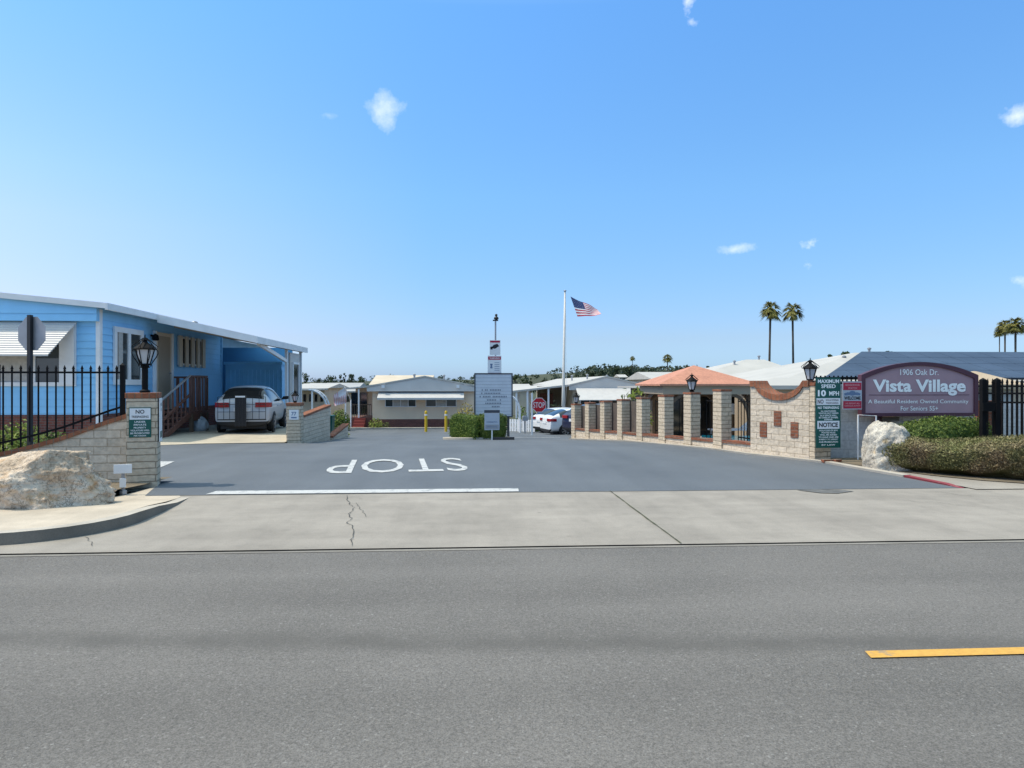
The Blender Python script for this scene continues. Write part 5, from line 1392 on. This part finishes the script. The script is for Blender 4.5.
# ------------------------------------------------------------------ mobile homes at the far side
def gable(name, label, px0, px1, pxr, Y, L, ye, yr, wallm, skirt=True, over=.35, lapc='beige', slx=0., base=None, roofm='white_roof', cat='house'):
    """home whose gable end faces the street; the ridge runs away along Y"""
    x0, yy = S(px0, Y); x1 = S(px1, Y)[0]; xr = S(pxr, Y)[0]
    ze = zz(ye, Y); zr = zz(yr, Y); g = gz((x0 + x1) / 2, yy) if base is None else base
    t = thing(name, label, cat, ((x0 + x1) / 2, yy, g))
    mb = MB(); mb.prism([(x0, yy, g - .3), (x1, yy, g - .3), (x1, yy, ze - .05), (xr, yy, zr - .12), (x0, yy, ze - .05)], (0, L, 0))
    lap(mb, (x0, yy), (x1, yy), g + .6, ze - .1, .2)
    mb.build('wall', M[wallm], t, **W_)
    mb = MB()
    for (xa, za) in ((x0 - over, ze - .08), (x1 + over, ze - .08)):
        mb.prism([(xa, yy - .45, za), (xr, yy - .45, zr), (xr, yy - .45, zr + .10), (xa, yy - .45, za + .10)], (0, L + .9, 0))
    mb.build('roof', M[roofm], t, **W_)
    mb = MB()
    mb.prism([(x0 - over + .03, yy - .40, ze - .36), (x1 + over - .03, yy - .40, ze - .36), (x1 + over - .03, yy - .40, ze - .085), (xr, yy - .40, zr - .01), (x0 - over + .03, yy - .40, ze - .085)], (0, .06, 0)); mb.build('gable_panel', M['gable_grey'], t, **W_)
    pipes(t, [(xr - .9, yy + 2.2, zr - .12, .28), (xr + 1.1, yy + 5, zr - .16, .3), (xr - 1.3, yy + 7, zr - .2, .35)])
    if skirt:
        mb = MB(); mb.box(x0 - .02, x1 + .02, yy - .03, yy + .3, g - .2, g + .62); mb.build('skirt', M['skirt_brick'], t, **W_)
    return t, x0, x1, yy, g, ze, zr
Y2 = 46.8
t, x0, x1, yy, g, ze, zr = gable('beige_house', 'beige lap-sided home with long white awning and red brick skirt facing the lane', 372.5, 474, 425, Y2, 17, 386.0, 377.2, 'beige')
xa, xb = S(379, Y2)[0], S(464, Y2)[0]
mb = MB(); za, zb = zz(391.5, Y2), zz(398.5, Y2 - 1)
mb.prism([(xa, yy - .02, za), (xa, yy - 1.0, zb), (xa, yy - 1.0, zb + .035), (xa, yy - .02, za + .035)], (xb - xa, 0, 0)); mb.box(xa, xb, yy - 1.01, yy - .99, zb - .09, zb + .04)
mb.build('awning', M['awning'], t, **W_)
for (a, b, n, cur) in ((385, 416, 4, [(.25, .75)]), (425.5, 456.5, 3, [(.33, .68)])):
    p = S(a, Y2)[0]; q = S(b, Y2)[0]
    window(t, (p, yy - .015), (1, 0), q - p, zz(407, Y2), zz(396.5, Y2), n, .045, curtain=cur)
for px_ in (384, 458):
    p = S(px_, Y2)[0]; mb = MB(); mb.box(p - .1, p + .1, yy - .62, yy - .47, zz(388, Y2), zz(385, Y2)); mb.build('gable_lamp', M['white_trim'], t, **W_)
# porch roof on its left, posts, steps
xp = S(344, Y2)[0]
mb = MB(); mb.prism([(xp, yy - .2, zz(389.5, Y2)), (x0 - .3, yy - .2, ze - .09), (x0 - .3, yy - .2, ze - .0), (xp, yy - .2, zz(389.5, Y2) + .10)], (0, 10, 0)); mb.build('porch_roof', M['white_roof'], t, **W_)
for px_ in (346, 359):
    p = S(px_, Y2)[0]; mb = MB(); mb.box(p - .05, p + .05, yy - .1, yy, g, zz(389, Y2)); mb.build('porch_post', M['white_metal'], t, **W_)
mb = MB(); mb.box(S(350, Y2)[0], x0 - .03, yy + .1, yy + 4, g, g + .75); mb.build('porch_floor', M['skirt_brick'], t, **W_)
mb = MB()
for k in range(4): mb.box(S(355, Y2)[0], S(366, Y2)[0], yy - 1.1 + k * .3, yy + .095, g + .18 * k, g + .18 * (k + 1) - .002)
mb.build('steps', M['steps_red'], t, **W_)
mb = MB(); mb.box(S(348, Y2)[0], x0 - .04, yy + 3.2, yy + 3.3, g + .75, zz(388.5, Y2)); mb.build('porch_wall', M['cream'], t, **W_)
for (px_, w_) in ((362, .7), (354.5, .5)):
    p = S(px_, Y2 + 3)[0]; mb = MB(); mb.box(p - w_ / 2, p + w_ / 2, yy + 3.15, yy + 3.195, g + .8, g + 2.4); mb.build('porch_window', M['glass_dark'], t, **W_)
mb = MB()
for k in range(10):
    p = S(352, Y2)[0] + (x0 - .1 - S(352, Y2)[0]) * k / 9; mb.box(p - .015, p + .015, yy + .14, yy + .17, g + .75, g + 1.6)
mb.box(S(352, Y2)[0], x0 - .1, yy + .13, yy + .18, g + 1.58, g + 1.64); mb.build('porch_railing', M['wood_brown'], t, **W_)
x, y, z = SZ(344, 391, 44.8)
fq = flag('flag', 'faded pink and white striped flag hanging by the porch of the beige home', SZ(344.5, 387.5, 44.8), SZ(333.5, 395.0, 44.6), SZ(346.5, 403.5, 45.0), SZ(334.5, 405.5, 44.8), .0, [M['faded_red'], M['faded_white'], M['faded_white']], wave=.12)
fs_ = thing('flag_staff', 'short white staff holding the faded flag at the porch', 'flagstaff', (S(348, 45.5)[0], S(348, 45.5)[1], gz(*S(348, 45.5))))
mb = MB(); e = Vector(SZ(344.8, 387, 44.8)) - fs_.location; mb.tube([(.1, .5, 1.9), tuple(e)], .025, 6); mb.tube([(.1, .5, -.05), (.1, .5, 1.95)], .04, 6); mb.build('pole', M['white_metal'], fs_)
# second cream home roof behind

# home on the right
Y3 = 47.5
t, x0, x1, yy, g, ze, zr = gable('white_house', 'white-roofed home with wide white awning behind the flag pole', 573, 640, 606, Y3, 26, 384.8, 377.4, 'cream', True, base=gz(4, 47.5))
xa, xb = S(575, Y3)[0], S(640, Y3)[0]
mb = MB(); za, zb = zz(388.5, Y3), zz(400.5, Y3 - 2)
mb.prism([(xa, yy - .42, za), (xa, yy - 1.9, zb), (xa, yy - 1.9, zb + .04), (xa, yy - .42, za + .04)], (xb - xa, 0, 0)); mb.build('awning', M['awning'], t, **W_)
for (a, b) in ((580, 600), (612, 632)):
    p = S(a, Y3)[0]; q = S(b, Y3)[0]; window(t, (p, yy - .015), (1, 0), q - p, zz(410, Y3), zz(398, Y3), 2, .05)
xc = S(511, Y3)[0]
mb = MB(); z1, z2 = zz(392.5, Y3), zz(386.2, Y3)
mb.prism([(xc, yy - .3, z1), (x0 - .3, yy - .3, z2), (x0 - .3, yy - .3, z2 + .12), (xc, yy - .3, z1 + .12)], (0, 16, 0)); mb.build('carport_roof', M['white_roof'], t, **W_)
for k, px_ in enumerate((516, 521.5, 527, 532, 548)):
    p = S(px_, Y3)[0]; mb = MB(); mb.box(p - .06, p + .06, yy - .2 + (k % 2) * 3, yy - .08 + (k % 2) * 3, g - .1, z1 + .05 + (p - xc) * (z2 - z1) / (x0 - xc)); mb.build('carport_post', M['white_metal'], t, **W_)
for (px_, w_) in ((543, .5), (550, .45)):
    p = S(px_, Y3 + 4)[0]; mb = MB(); mb.box(p - w_ / 2, p + w_ / 2, yy + 4, yy + 4.1, g + .3, z1 - .1); mb.build('hanging_banner', M['skirt_brick'], t, **W_)
p0 = S(537, Y3 + 5)[0]; mb = MB(); mb.box(p0, x0 - .02, yy + 5, yy + 5.1, g, z2); mb.build('porch_wall', M['tan'], t, **W_)
# things under that carport
for i, (px_, Y, r, h, m, lab) in enumerate([(522, 44.5, .4, 1.5, 'hedge_lime', 'tall loose shrub between the white carport posts'), (556, 43, .55, 1.9, 'tree_dark', 'dark red-leaved shrub behind the red stop sign'), (535, 42.5, .35, .5, 'hedge_lime', 'low green plant at the foot of the red stop sign')]):
    x, y = S(px_, Y); clump('shrub', lab, (x, y, gz(x, y)), r, h, 260, .17, M[m], 60 + i, 'shrub', 'shrubs by the white house')
x, y = S(521, 42.5)
t = thing('white_fence', 'short white picket fence beside the white carport', 'fence', (x, y, gz(x, y)), R(-40))
mb = MB()
for k in range(10): mb.box(-.9 + k * .2, -.76 + k * .2, -.02, .02, 0, .75)
mb.box(-.9, .95, .021, .05, .15, .24); mb.box(-.9, .95, .021, .05, .5, .6); mb.build('picket_panel', M['white_trim'], t)
x, y = S(525, 40); t = thing('mailbox', 'grey mailbox on a post between white fence and red stop sign', 'mailbox', (x, y, gz(x, y)))
mb = MB(); mb.box(-.04, .04, -.04, .04, -.05, .75); mb.build('post', M['grey_metal'], t)
mb = MB(); mb.prism([(-.15, -.25, .75), (.15, -.25, .75), (.15, -.25, .95), (.1, -.25, 1.03), (-.1, -.25, 1.03), (-.15, -.25, .95)], (0, .5, 0)); mb.build('box', M['grey_metal'], t)
# pavement strip before the far houses
sheet('pavement', [(-30, 47.45), (14, 47.45), (14, 48.6), (-30, 48.6)], 8, M['walk'])
strip('kerb', [(-30, 45.6), (-20, 45.6), (-10, 45.6), (S(478, 45.3)[0], 45.6)], -.3, .12, M['kerb'])
# bollards
x, y = S(426, 42.2)
b0 = thing('bollard', 'left one of two yellow steel bollards before the beige home', 'bollard', (x, y, gz(x, y)), 0, 'yellow bollards before the beige home')
mb = MB(); mb.lathe([(.085, -.05), (.085, 1.22), (.07, 1.27), (.03, 1.30), (.0, 1.305)], 14); mb.build('post', M['yellow'], b0, smooth=False)
mb = MB(); mb.lathe([(.089, 1.0), (.089, 1.1)], 14); mb.build('reflector_band', M['white_metal'], b0)
x, y = S(446, 42.2); dup(b0, (x, y, gz(x, y)), label='right one of two yellow steel bollards, next to the lime hedge')
for i, (px_, Y, r, h, m, lab, n_) in enumerate([(340, 43.5, .62, 1.35, 'hedge_lime', 'bushy lime shrub below the faded flag', 1300), (376, 45.6, .5, .75, 'plant', 'yellow-green shrub at the corner of the brick skirt', 260), (386, 45.8, .35, .45, 'hedge_green', 'small low green shrub along the brick skirt', 160),
                                          (466, 45.0, .75, 1.75, 'yellow_leaf', 'golden yellow shrub at the right end of the beige home', 500), (343, 30.5, .3, .3, 'plant', 'small tuft of plants behind the wing wall stub', 120)]):
    x, y = S(px_, Y); clump('shrub', lab, (x, y, gz(x, y)), r, h, n_, .16 if r > .4 else .1, M[m], 80 + i, 'shrub', 'shrubs before the beige home')
# white arched trellises
def archt(name, label, px_, Y, h, w):
    x, y = S(px_, Y); t = thing(name, label, 'trellis', (x, y, gz(x, y)))
    for dy in (0, .7):
        mb = MB(); mb.tube([(0, dy, 0), (0, dy, h * .55)] + [(-w * (1 - math.cos(a)), dy, h * .55 + h * .45 * math.sin(a)) for a in [PI / 2 * k / 7 for k in range(1, 8)]], .05, 8); mb.build('arch', M['white_metal'], t)
    mb = MB()
    for k in range(6): 
        a = PI / 2 * k / 6; mb.box(-w * (1 - math.cos(a)) - .02, -w * (1 - math.cos(a)) + .02, .01, .69, h * .55 + h * .45 * math.sin(a) - .02, h * .55 + h * .45 * math.sin(a) + .02)
    mb.build('cross_bar', M['white_metal'], t)
archt('garden_arch', 'white arched carport brace left of the faded flag', 327, 38, 2.5, 1.0)
archt('garden_arch', 'white arched trellis right of the message board', 520, 41, 2.3, .85)
x, y = S(327, 34); t = thing('waste_bin', 'dark green bin behind the wing wall', 'bin', (x, y, gz(x, y)))
mb = MB(); mb.prism([(-.28, -.3, .08), (.28, -.3, .08), (.33, -.36, 1.0), (-.33, -.36, 1.0)], (0, .62, 0)); mb.build('body', M['green_sign'], t)
mb = MB(); mb.box(-.35, .35, -.4, .32, 1.001, 1.06); mb.build('lid', M['green_sign'], t)
# background homes left of centre
def simplehouse(name, label, px0, px1, Y, L, ye, yr, wallm, roofm, wins=0, cat='house', gdrop=None):
    x0, yy = S(px0, Y); x1 = S(px1, Y)[0]; g = gz((x0 + x1) / 2, yy) if gdrop is None else gdrop
    ze, zr = zz(ye, Y), zz(yr, Y + L / 2)
    t = thing(name, label, cat, ((x0 + x1) / 2, yy, g))
    mb = MB(); mb.box(x0, x1, yy, yy + L, g - .5, ze - .06); mb.build('wall', M[wallm], t, **W_)
    mb = MB(); mb.add([(x0 - .4, yy - .5, ze - .06), (x1 + .4, yy - .5, ze - .06), (x1 + .4, yy + L / 2, zr), (x0 - .4, yy + L / 2, zr), (x1 + .4, yy + L + .5, ze - .06), (x0 - .4, yy + L + .5, ze - .06), (x0 - .4, yy - .5, ze - .2), (x1 + .4, yy - .5, ze - .2)],
                      [(0, 1, 2, 3), (3, 2, 4, 5), (6, 7, 1, 0), (0, 3, 5), (1, 4, 2)]); mb.build('roof', M[roofm], t, **W_)
    for k in range(wins):
        p = x0 + (x1 - x0) * (k + .3) / wins; m2 = MB(); m2.box(p, p + (x1 - x0) * .45 / wins, yy - .05, yy - .004, ze - 1.15, ze - .55); m2.build('window', M['glass_dark'], t, **W_)
    return t, x0, x1, yy, g, ze
t, x0, x1, yy, g, ze = simplehouse('tan_house', 'tan home with a row of small windows beyond the carport pier', 296, 324, 56, 9, 387.5, 383.5, 'cream', 'white_roof', 5)
mb = MB(); mb.box(x0 - .4, x1 + .3, yy - 4, yy - .55, ze - .2, ze - .1); mb.build('carport_roof', M['white_roof'], t, **W_)
for f in (.1, .5, .95):
    p = x0 + (x1 - x0) * f; mb = MB(); mb.box(p - .06, p + .06, yy - 3.9, yy - 3.8, g - .3, ze - .201); mb.build('carport_post', M['white_metal'], t, **W_)
simplehouse('grey_house', 'home with low grey roof behind the faded flag', 321, 352, 70, 10, 390.5, 382.8, 'cream', 'grey_roof', 3)
simplehouse('grey_house', 'far grey-roofed home at the foot of the trees left of the flag', 305, 330, 95, 10, 387.5, 383, 'tan', 'grey_roof', 2)
simplehouse('cream_house', 'cream home whose pale roof shows behind the beige home', 374, 427, 64, 9, 384, 375.2, 'cream', 'cream_roof', 0)
simplehouse('white_house', 'pale roofed home just left of the message board', 464, 482, 60, 12, 389.5, 384.5, 'cream', 'white_roof', 2)
simplehouse('white_house', 'pale roofed home seen right of the message board over the carport', 505, 530, 78, 12, 388, 384, 'cream', 'white_roof', 0)
simplehouse('hill_house', 'tiny pale house among the trees on the right hillside', 620, 627, 240, 9, 377, 374.5, 'cream', 'white_roof', 1, gdrop=gz(30, 240))
simplehouse('white_house', 'long pale roof behind the terracotta pavilion', 655, 700, 62, 10, 378.5, 372.0, 'cream', 'white_roof', 0)

# ------------------------------------------------------------------ trees
def tree(name, label, px_, Y, pybase, pytop, wpx, mat, seed, n=420, group='trees on the far hillside', base=None):
    """far tree: crown of leaf clumps on a tapered trunk with limbs"""
    rg = random.Random(seed); x, y = S(px_, Y); g = gz(x, y) if base is None else base
    top = zz(pytop, Y) - g; r = wpx / 2 * 1.2 * Y / F
    t = thing(name, label, 'tree', (x, y, g), 0, group)
    mb = MB(); mb.tube([(0, 0, -.3), (0, 0, top * .4), (r * .1, 0, top * .75)], [top * .035, top * .025, top * .01], 7)
    lob = []
    for k in range(7):
        a = rg.uniform(0, 2 * PI); q = r * rg.uniform(.15, .7); z = top * rg.uniform(.45, .92)
        lob.append((q * math.cos(a), q * math.sin(a), z, r * rg.uniform(.35, .55)))
        mb.tube([(0, 0, top * .35), (q * .6 * math.cos(a), q * .6 * math.sin(a), z * .85), (q * math.cos(a), q * math.sin(a), z)], [top * .014, top * .01, top * .004], 5)
    lob.append((0, 0, top * .9, min(r * .5, top * .2)))
    mb.build('trunk', M['trunk'], t)
    cr = MB()
    for i in range(n):
        lx, ly, lz, lr = rg.choice(lob)
        d = Vector((rg.gauss(0, 1), rg.gauss(0, 1), rg.gauss(0, .8))).normalized() * lr * rg.random() ** .4
        p = Vector((lx, ly, lz)) + d; p.z = min(max(p.z, top * .22), top)
        leaf(cr, p, d, max(r * .22, .25), rg, 1.3)
    cr.build('crown', M[mat], t, recalc=False); return t
TR = [(304, 130, 378, 372, 12, 'tree_mid', 'pale round tree left of the far rooftops, above the carport pier'), (319, 190, 0, 378, 8, 'tree_dark', 'low dark tree between the two leftmost round trees'), (331.5, 170, 0, 375.6, 15, 'tree_dark', 'broad dark tree above the grey roofs'),
      (340.3, 160, 0, 373.0, 5, 'tree_dark', 'narrow dark tree left of the tallest poplar-like one'), (344.3, 160, 0, 371.0, 3.4, 'tree_dark', 'slim column tree, tallest of the left skyline group'), (351.5, 160, 0, 373.2, 9.5, 'tree_dark', 'round dark tree right of the slim column tree'),
      (360, 165, 0, 375.5, 7, 'tree_mid', 'low tree above the porch roof of the beige home'), (391, 150, 0, 373.3, 9, 'tree_dark', 'dark tree top peeking over the cream roof'), (444, 190, 0, 378, 5, 'tree_mid', 'small tree over the right slope of the beige roof'), (455, 170, 0, 378.5, 10, 'tree_mid', 'grey-green trees left of the message board'), (467, 150, 0, 380, 12, 'tree_dark', 'dark tree beside the left edge of the message board'),
      (516.5, 140, 0, 373.5, 9, 'tree_mid', 'bushy tree just right of the message board'), (525, 130, 0, 372.4, 7, 'tree_mid', 'tall pale tree right of the message board'), (531, 150, 0, 376, 3.5, 'tree_dark', 'small conical tree right of the tall pale one'), (545, 150, 0, 377.5, 9, 'tree_dark', 'low dark tree above the white carport roof'), (568, 150, 0, 373.8, 6, 'tree_dark', 'dark tree right behind the flag pole'), (583, 180, 0, 376.5, 6, 'tree_mid', 'small tree right of the flag pole above the white gable'),
      (594, 260, 0, 371.5, 9, 'tree_dark', 'leftmost dark tree of the right hillside row'), (602, 270, 0, 370.5, 11, 'tree_dark', 'broad dark tree on the right hillside row'), (615.5, 260, 0, 367.2, 9, 'tree_dark', 'pointed dark tree left of the thin palm'), (628, 255, 0, 366.0, 12, 'tree_dark', 'tallest round dark tree under the thin palm'), (643, 270, 0, 368.5, 6, 'tree_dark', 'dark tree right of the thin palm'), (655, 260, 0, 371.5, 9, 'tree_dark', 'low dark tree left of the short palm'), (665, 250, 0, 372.5, 9, 'tree_mid', 'low tree under the short palm'),
      (677, 200, 0, 363.5, 6, 'tree_dark', 'dark conical tree behind the pavilion roof'), (687.5, 190, 0, 363.8, 9, 'tree_dark', 'flat dark tree behind the pavilion peak'), (707, 200, 0, 363.5, 4, 'tree_mid', 'small tree tip over the club house roof')]
for i, a in enumerate(TR): tree('tree', a[6], a[0], a[1], 0, a[3], a[4], a[5], 200 + i, n=420)
# roof-top tree tips beyond the solar hall
for i, (px_, w_, py_) in enumerate(((830, 6, 349), (845, 16, 348.5), (890, 8, 347.5), (962, 10, 349))):
    tree('tree', ['first small treetop left above the white hall roof', 'long low treetop above the white hall roof near the lamp', 'treetop above the solar roof over the village sign', 'treetop above the solar roof right of the village sign'][i], px_, 60, 0, py_, w_, 'tree_mid', 260 + i, 300, 'treetops behind the solar hall')
# far wood on the hillside: nobody could count it
def far_wood():
    """the wooded skyline far behind the homes: crowns nobody could count"""
    rg = random.Random(77); mb = MB()
    for i in range(380):
        Y = rg.uniform(225, 420); px_ = rg.choice((rg.uniform(280, 480), rg.uniform(500, 600), rg.uniform(585, 700), rg.uniform(585, 720), rg.uniform(590, 690), rg.uniform(720, 1100)))
        big = 585 < px_ < 715
        x, y = S(px_, Y); g = gz(x, y); r = rg.uniform(1.4, 3.4) * (1 if big else .7); h = r * rg.uniform(1.0, 1.7)
        for k in range(34):
            d = Vector((rg.gauss(0, 1), rg.gauss(0, 1), rg.gauss(0, 1))).normalized() * rg.random() ** .35
            leaf(mb, (x + d.x * r, y + d.y * r, max(g + .1, g + h * .55 + d.z * h * .6)), d, r * .5, rg, 1.3)
    tag(mb.build('far_wood', M['far_leaf'], recalc=False), kind='stuff')
far_wood()
def palm(name, label, px_, Y, pytop, pybase, cw, seed, group, lean=0., base=None):
    rg = random.Random(seed); x, y = S(px_, Y); g = gz(x, y) if base is None else base
    h = zz(pytop, Y) - g - cw * .32 * Y / F; r = cw / 2 * Y / F
    t = thing(name, label, 'palm', (x, y, g), 0, group)
    mb = MB(); mb.tube([(lean, 0, -.3), (lean * .7, 0, h * .3), (lean * .3, 0, h * .7), (0, 0, h)], [r * .12, r * .09, r * .07, r * .08], 9); mb.build('trunk', M['palm_trunk'], t, smooth=True)
    cr = MB()
    for k in range(80):
        a = rg.uniform(0, 2 * PI); el = rg.uniform(-.75, 1.25); L = r * rg.uniform(.8, 1.05)
        d = Vector((math.cos(a) * math.cos(el), math.sin(a) * math.cos(el), math.sin(el)))
        pts = []
        for j in range(5):
            u = j / 4; pts.append(Vector((0, 0, h)) + d * L * u + Vector((0, 0, -L * .38 * u * u)))
        sd = d.cross(Vector((0, 0, 1))).normalized()
        # fan leaf: blades spread at the tip
        c = pts[2]
        for q in range(9):
            f = (q - 4) / 4; tip = pts[4] + sd * f * L * .36 - d * L * .18 * abs(f) + Vector((0, 0, -abs(f) * L * .12)); w = sd * L * .055
            cr.add([c - w, c + w, tip], [(0, 1, 2)])
        w = sd * L * .02; cr.add([pts[0] - w, pts[0] + w, c + w, c - w], [(0, 1, 2, 3)])
    # skirt of old fronds
    for k in range(26):
        a = rg.uniform(0, 2 * PI); L = r * rg.uniform(.4, .6); b = Vector((math.cos(a), math.sin(a), 0)); sd = Vector((-b.y, b.x, 0)) * L * .10
        p0 = Vector((0, 0, h)); p1 = p0 + b * r * .3 + Vector((0, 0, -L * .5)); p2 = p0 + b * r * .26 + Vector((0, 0, -L * 1.1))
        cr.add([p0 - sd * .3, p0 + sd * .3, p1 + sd, p2, p1 - sd], [(0, 1, 2, 3, 4)], 1)
    cr.build('crown', [M['frond'], M['palm_trunk']], t, recalc=False); return t
palm('palm_tree', 'left one of the two tall palms above the club house roof', 770.5, 75, 299.5, 0, 28, 1, 'palms above the roofs', -.25)
palm('palm_tree', 'right one of the two tall palms above the club house roof', 792.5, 76, 300.5, 0, 27, 2, 'palms above the roofs', .15)
palm('palm_tree', 'smaller of the two palms at the right picture edge', 1005, 80, 318, 0, 21, 3, 'palms above the roofs')
palm('palm_tree', 'larger palm at the right picture edge', 1015.5, 78, 315, 0, 27, 4, 'palms above the roofs')
palm('palm_tree', 'small low palm crown just left of the right edge pair', 999.5, 95, 327, 0, 13, 8, 'palms above the roofs')
palm('palm_tree', 'short thick palm on the skyline left of the pavilion', 667.5, 170, 353, 0, 13, 5, 'palms on the skyline')
palm('palm_tree', 'thin distant palm over the hillside trees', 632.5, 260, 355.5, 0, 7, 6, 'palms on the skyline')
# banana-like plants behind the privacy screen
for i, (px_, Y, r, h, n_, m) in enumerate([(637, 23.6, .5, 1.75, 330, 'plant'), (627, 25.0, .3, 1.95, 120, 'hedge_lime'), (611, 25.6, .4, 1.1, 140, 'hedge_green'), (600, 26.4, .4, 1.3, 140, 'hedge_green')]):
    x, y = S(px_, Y); clump('leafy_plant', ['yellow-green leafy plant beside the left pavilion post', 'upright green plant rising above the wall piers', 'green plant between two far wall piers', 'dim green plant in the farthest wall bays'][i], (x, y, gz(x, y)), r, h, n_, .26, M[m], 300 + i, 'plant', 'plants behind the pool wall', 3.2)

# ------------------------------------------------------------------ sky, sun, camera
EL = R(60); AZ = R(180 - (-4))       # the sun stands on the left, a little towards the camera
sun_dir = Vector((-math.cos(EL) * math.cos(R(3.5)), math.cos(EL) * math.sin(R(3.5)), math.sin(EL)))
wd_ = bpy.data.worlds.new("World"); sc.world = wd_; wd_.use_nodes = True
n = wd_.node_tree; n.nodes.clear()
sky = n.nodes.new('ShaderNodeTexSky'); sky.sky_type = 'NISHITA'; sky.sun_disc = False
sky.sun_elevation = EL; sky.sun_rotation = math.atan2(sun_dir.x, sun_dir.y)
sky.altitude = 100; sky.air_density = 1.0; sky.dust_density = .6; sky.ozone_density = 3.0
tc = n.nodes.new('ShaderNodeTexCoord')
v = tc.outputs['Generated']
colr = sky.outputs[0]
def cloud(px_, py_, wpx, hpx, seed, dens):
    """a small cloud around one direction of the sky"""
    d = Vector((*S(px_, F), -(py_ - 384))).normalized()
    r = Vector((d.y, -d.x, 0)).normalized(); u = r.cross(d)
    def dot(vec):
        o = N(n, 'VectorMath', operation='DOT_PRODUCT'); n.links.new(v, o.inputs[0]); o.inputs[1].default_value = vec; return o.outputs['Value']
    def mth(op, a, b):
        o = N(n, 'Math', operation=op)
        for i, q in enumerate((a, b)):
            if hasattr(q, 'links'): n.links.new(q, o.inputs[i])
            else: o.inputs[i].default_value = q
        return o.outputs[0]
    a = mth('MULTIPLY', dot(r), F / (wpx / 2)); b = mth('MULTIPLY', dot(u), F / (hpx / 2))
    rr = mth('ADD', mth('MULTIPLY', a, a), mth('MULTIPLY', b, b))
    fall = mth('SUBTRACT', 1.0, mth('POWER', rr, .5))
    fwd = mth('GREATER_THAN', dot(d), .5)
    mp = N(n, 'Mapping'); mp.inputs['Location'].default_value = (seed, seed * 2.3, 0); n.links.new(v, mp.inputs[0])
    nz = noise(n, mp.outputs[0], F / max(wpx, 10) * 1.1, 6, .62)
    f = mth('ADD', mth('MULTIPLY', fall, .9), mth('MULTIPLY', mth('SUBTRACT', nz, .62), 2.6))
    f = mth('MINIMUM', mth('MAXIMUM', mth('MULTIPLY', f, 1.0), 0.), 1.)
    return mth('MULTIPLY', mth('MULTIPLY', f, fwd), dens)
# sky tint by elevation; unseen upper sky brightened and warmed as added fill
sz = N(n, 'SeparateXYZ'); n.links.new(v, sz.inputs[0])
er = ramp(n, sz.outputs[2], [(0., (.20, .285, .50)), (.03, (.213, .288, .437)), (.064, (.243, .283, .374)), (.26, (.292, .416, .478)), (.48, (.305, .495, .604)), (.63, (1.25, 1.12, .76)), (1., (1.42, 1.25, .78))])
TINT = mixc(n, 1.0, mixc(n, 1.0, colr, er, 'MULTIPLY'), (1.7, 1.7, 1.7), 'MULTIPLY')
# the paler sky towards the sun's side
gx_ = N(n, 'MapRange'); n.links.new(sz.outputs[0], gx_.inputs[0]); gx_.inputs[1].default_value = -.05; gx_.inputs[2].default_value = -.62
gz_ = N(n, 'MapRange'); n.links.new(sz.outputs[2], gz_.inputs[0]); gz_.inputs[1].default_value = .5; gz_.inputs[2].default_value = .0
gm_ = N(n, 'Math', operation='MULTIPLY'); n.links.new(gx_.outputs[0], gm_.inputs[0]); n.links.new(ramp(n, sz.outputs[2], [(0., .30), (.10, .52), (.2, .66), (.5, .0)]), gm_.inputs[1])
TINT = mixc(n, 1.0, TINT, mixc(n, gm_.outputs[0], (1, 1, 1), (2.0, 1.2, 1.03)), 'MULTIPLY')
fs = [cloud(379, 112, 52, 46, 3, .8), (cloud(328, 115, 26, 12, 8, .35)), cloud(736, 249, 60, 20, 5, .9), cloud(811, 243, 22, 16, 7, .9), cloud(808, 265, 14, 12, 9, .45), cloud(1016, 116, 42, 26, 11, .95), cloud(687, 4, 14, 20, 13, .6), cloud(691, 21, 14, 12, 14, .6), cloud(1020, 281, 18, 14, 16, .5)]
cc = TINT
for f in fs: cc = mixc(n, f, cc, (5.0, 5.2, 5.5))
bg = n.nodes.new('ShaderNodeBackground'); bg.inputs[1].default_value = .15
n.links.new(cc, bg.inputs[0])
ow = n.nodes.new('ShaderNodeOutputWorld'); n.links.new(bg.outputs[0], ow.inputs[0])
sl_ = bpy.data.lights.new('sun', 'SUN'); sl_.energy = 2.1; sl_.angle = R(.53); sl_.color = (1, .90, .755)
so = bpy.data.objects.new('sun', sl_); col.objects.link(so); so.rotation_euler = sun_dir.to_track_quat('Z', 'Y').to_euler()
cam = bpy.data.cameras.new('camera'); co = bpy.data.objects.new('camera', cam); col.objects.link(co)
co.location = (0, 0, CZ); co.rotation_euler = (R(90), 0, -A)
cam.sensor_width = 36; cam.lens = 36 * F / 1024; cam.clip_start = .05; cam.clip_end = 9000
sc.camera = co
sc.view_settings.view_transform = 'Standard'; sc.view_settings.look = 'None'; sc.view_settings.gamma = 1
sc.view_settings.exposure = .80
sc.cycles.max_bounces = 6; sc.cycles.use_denoising = True
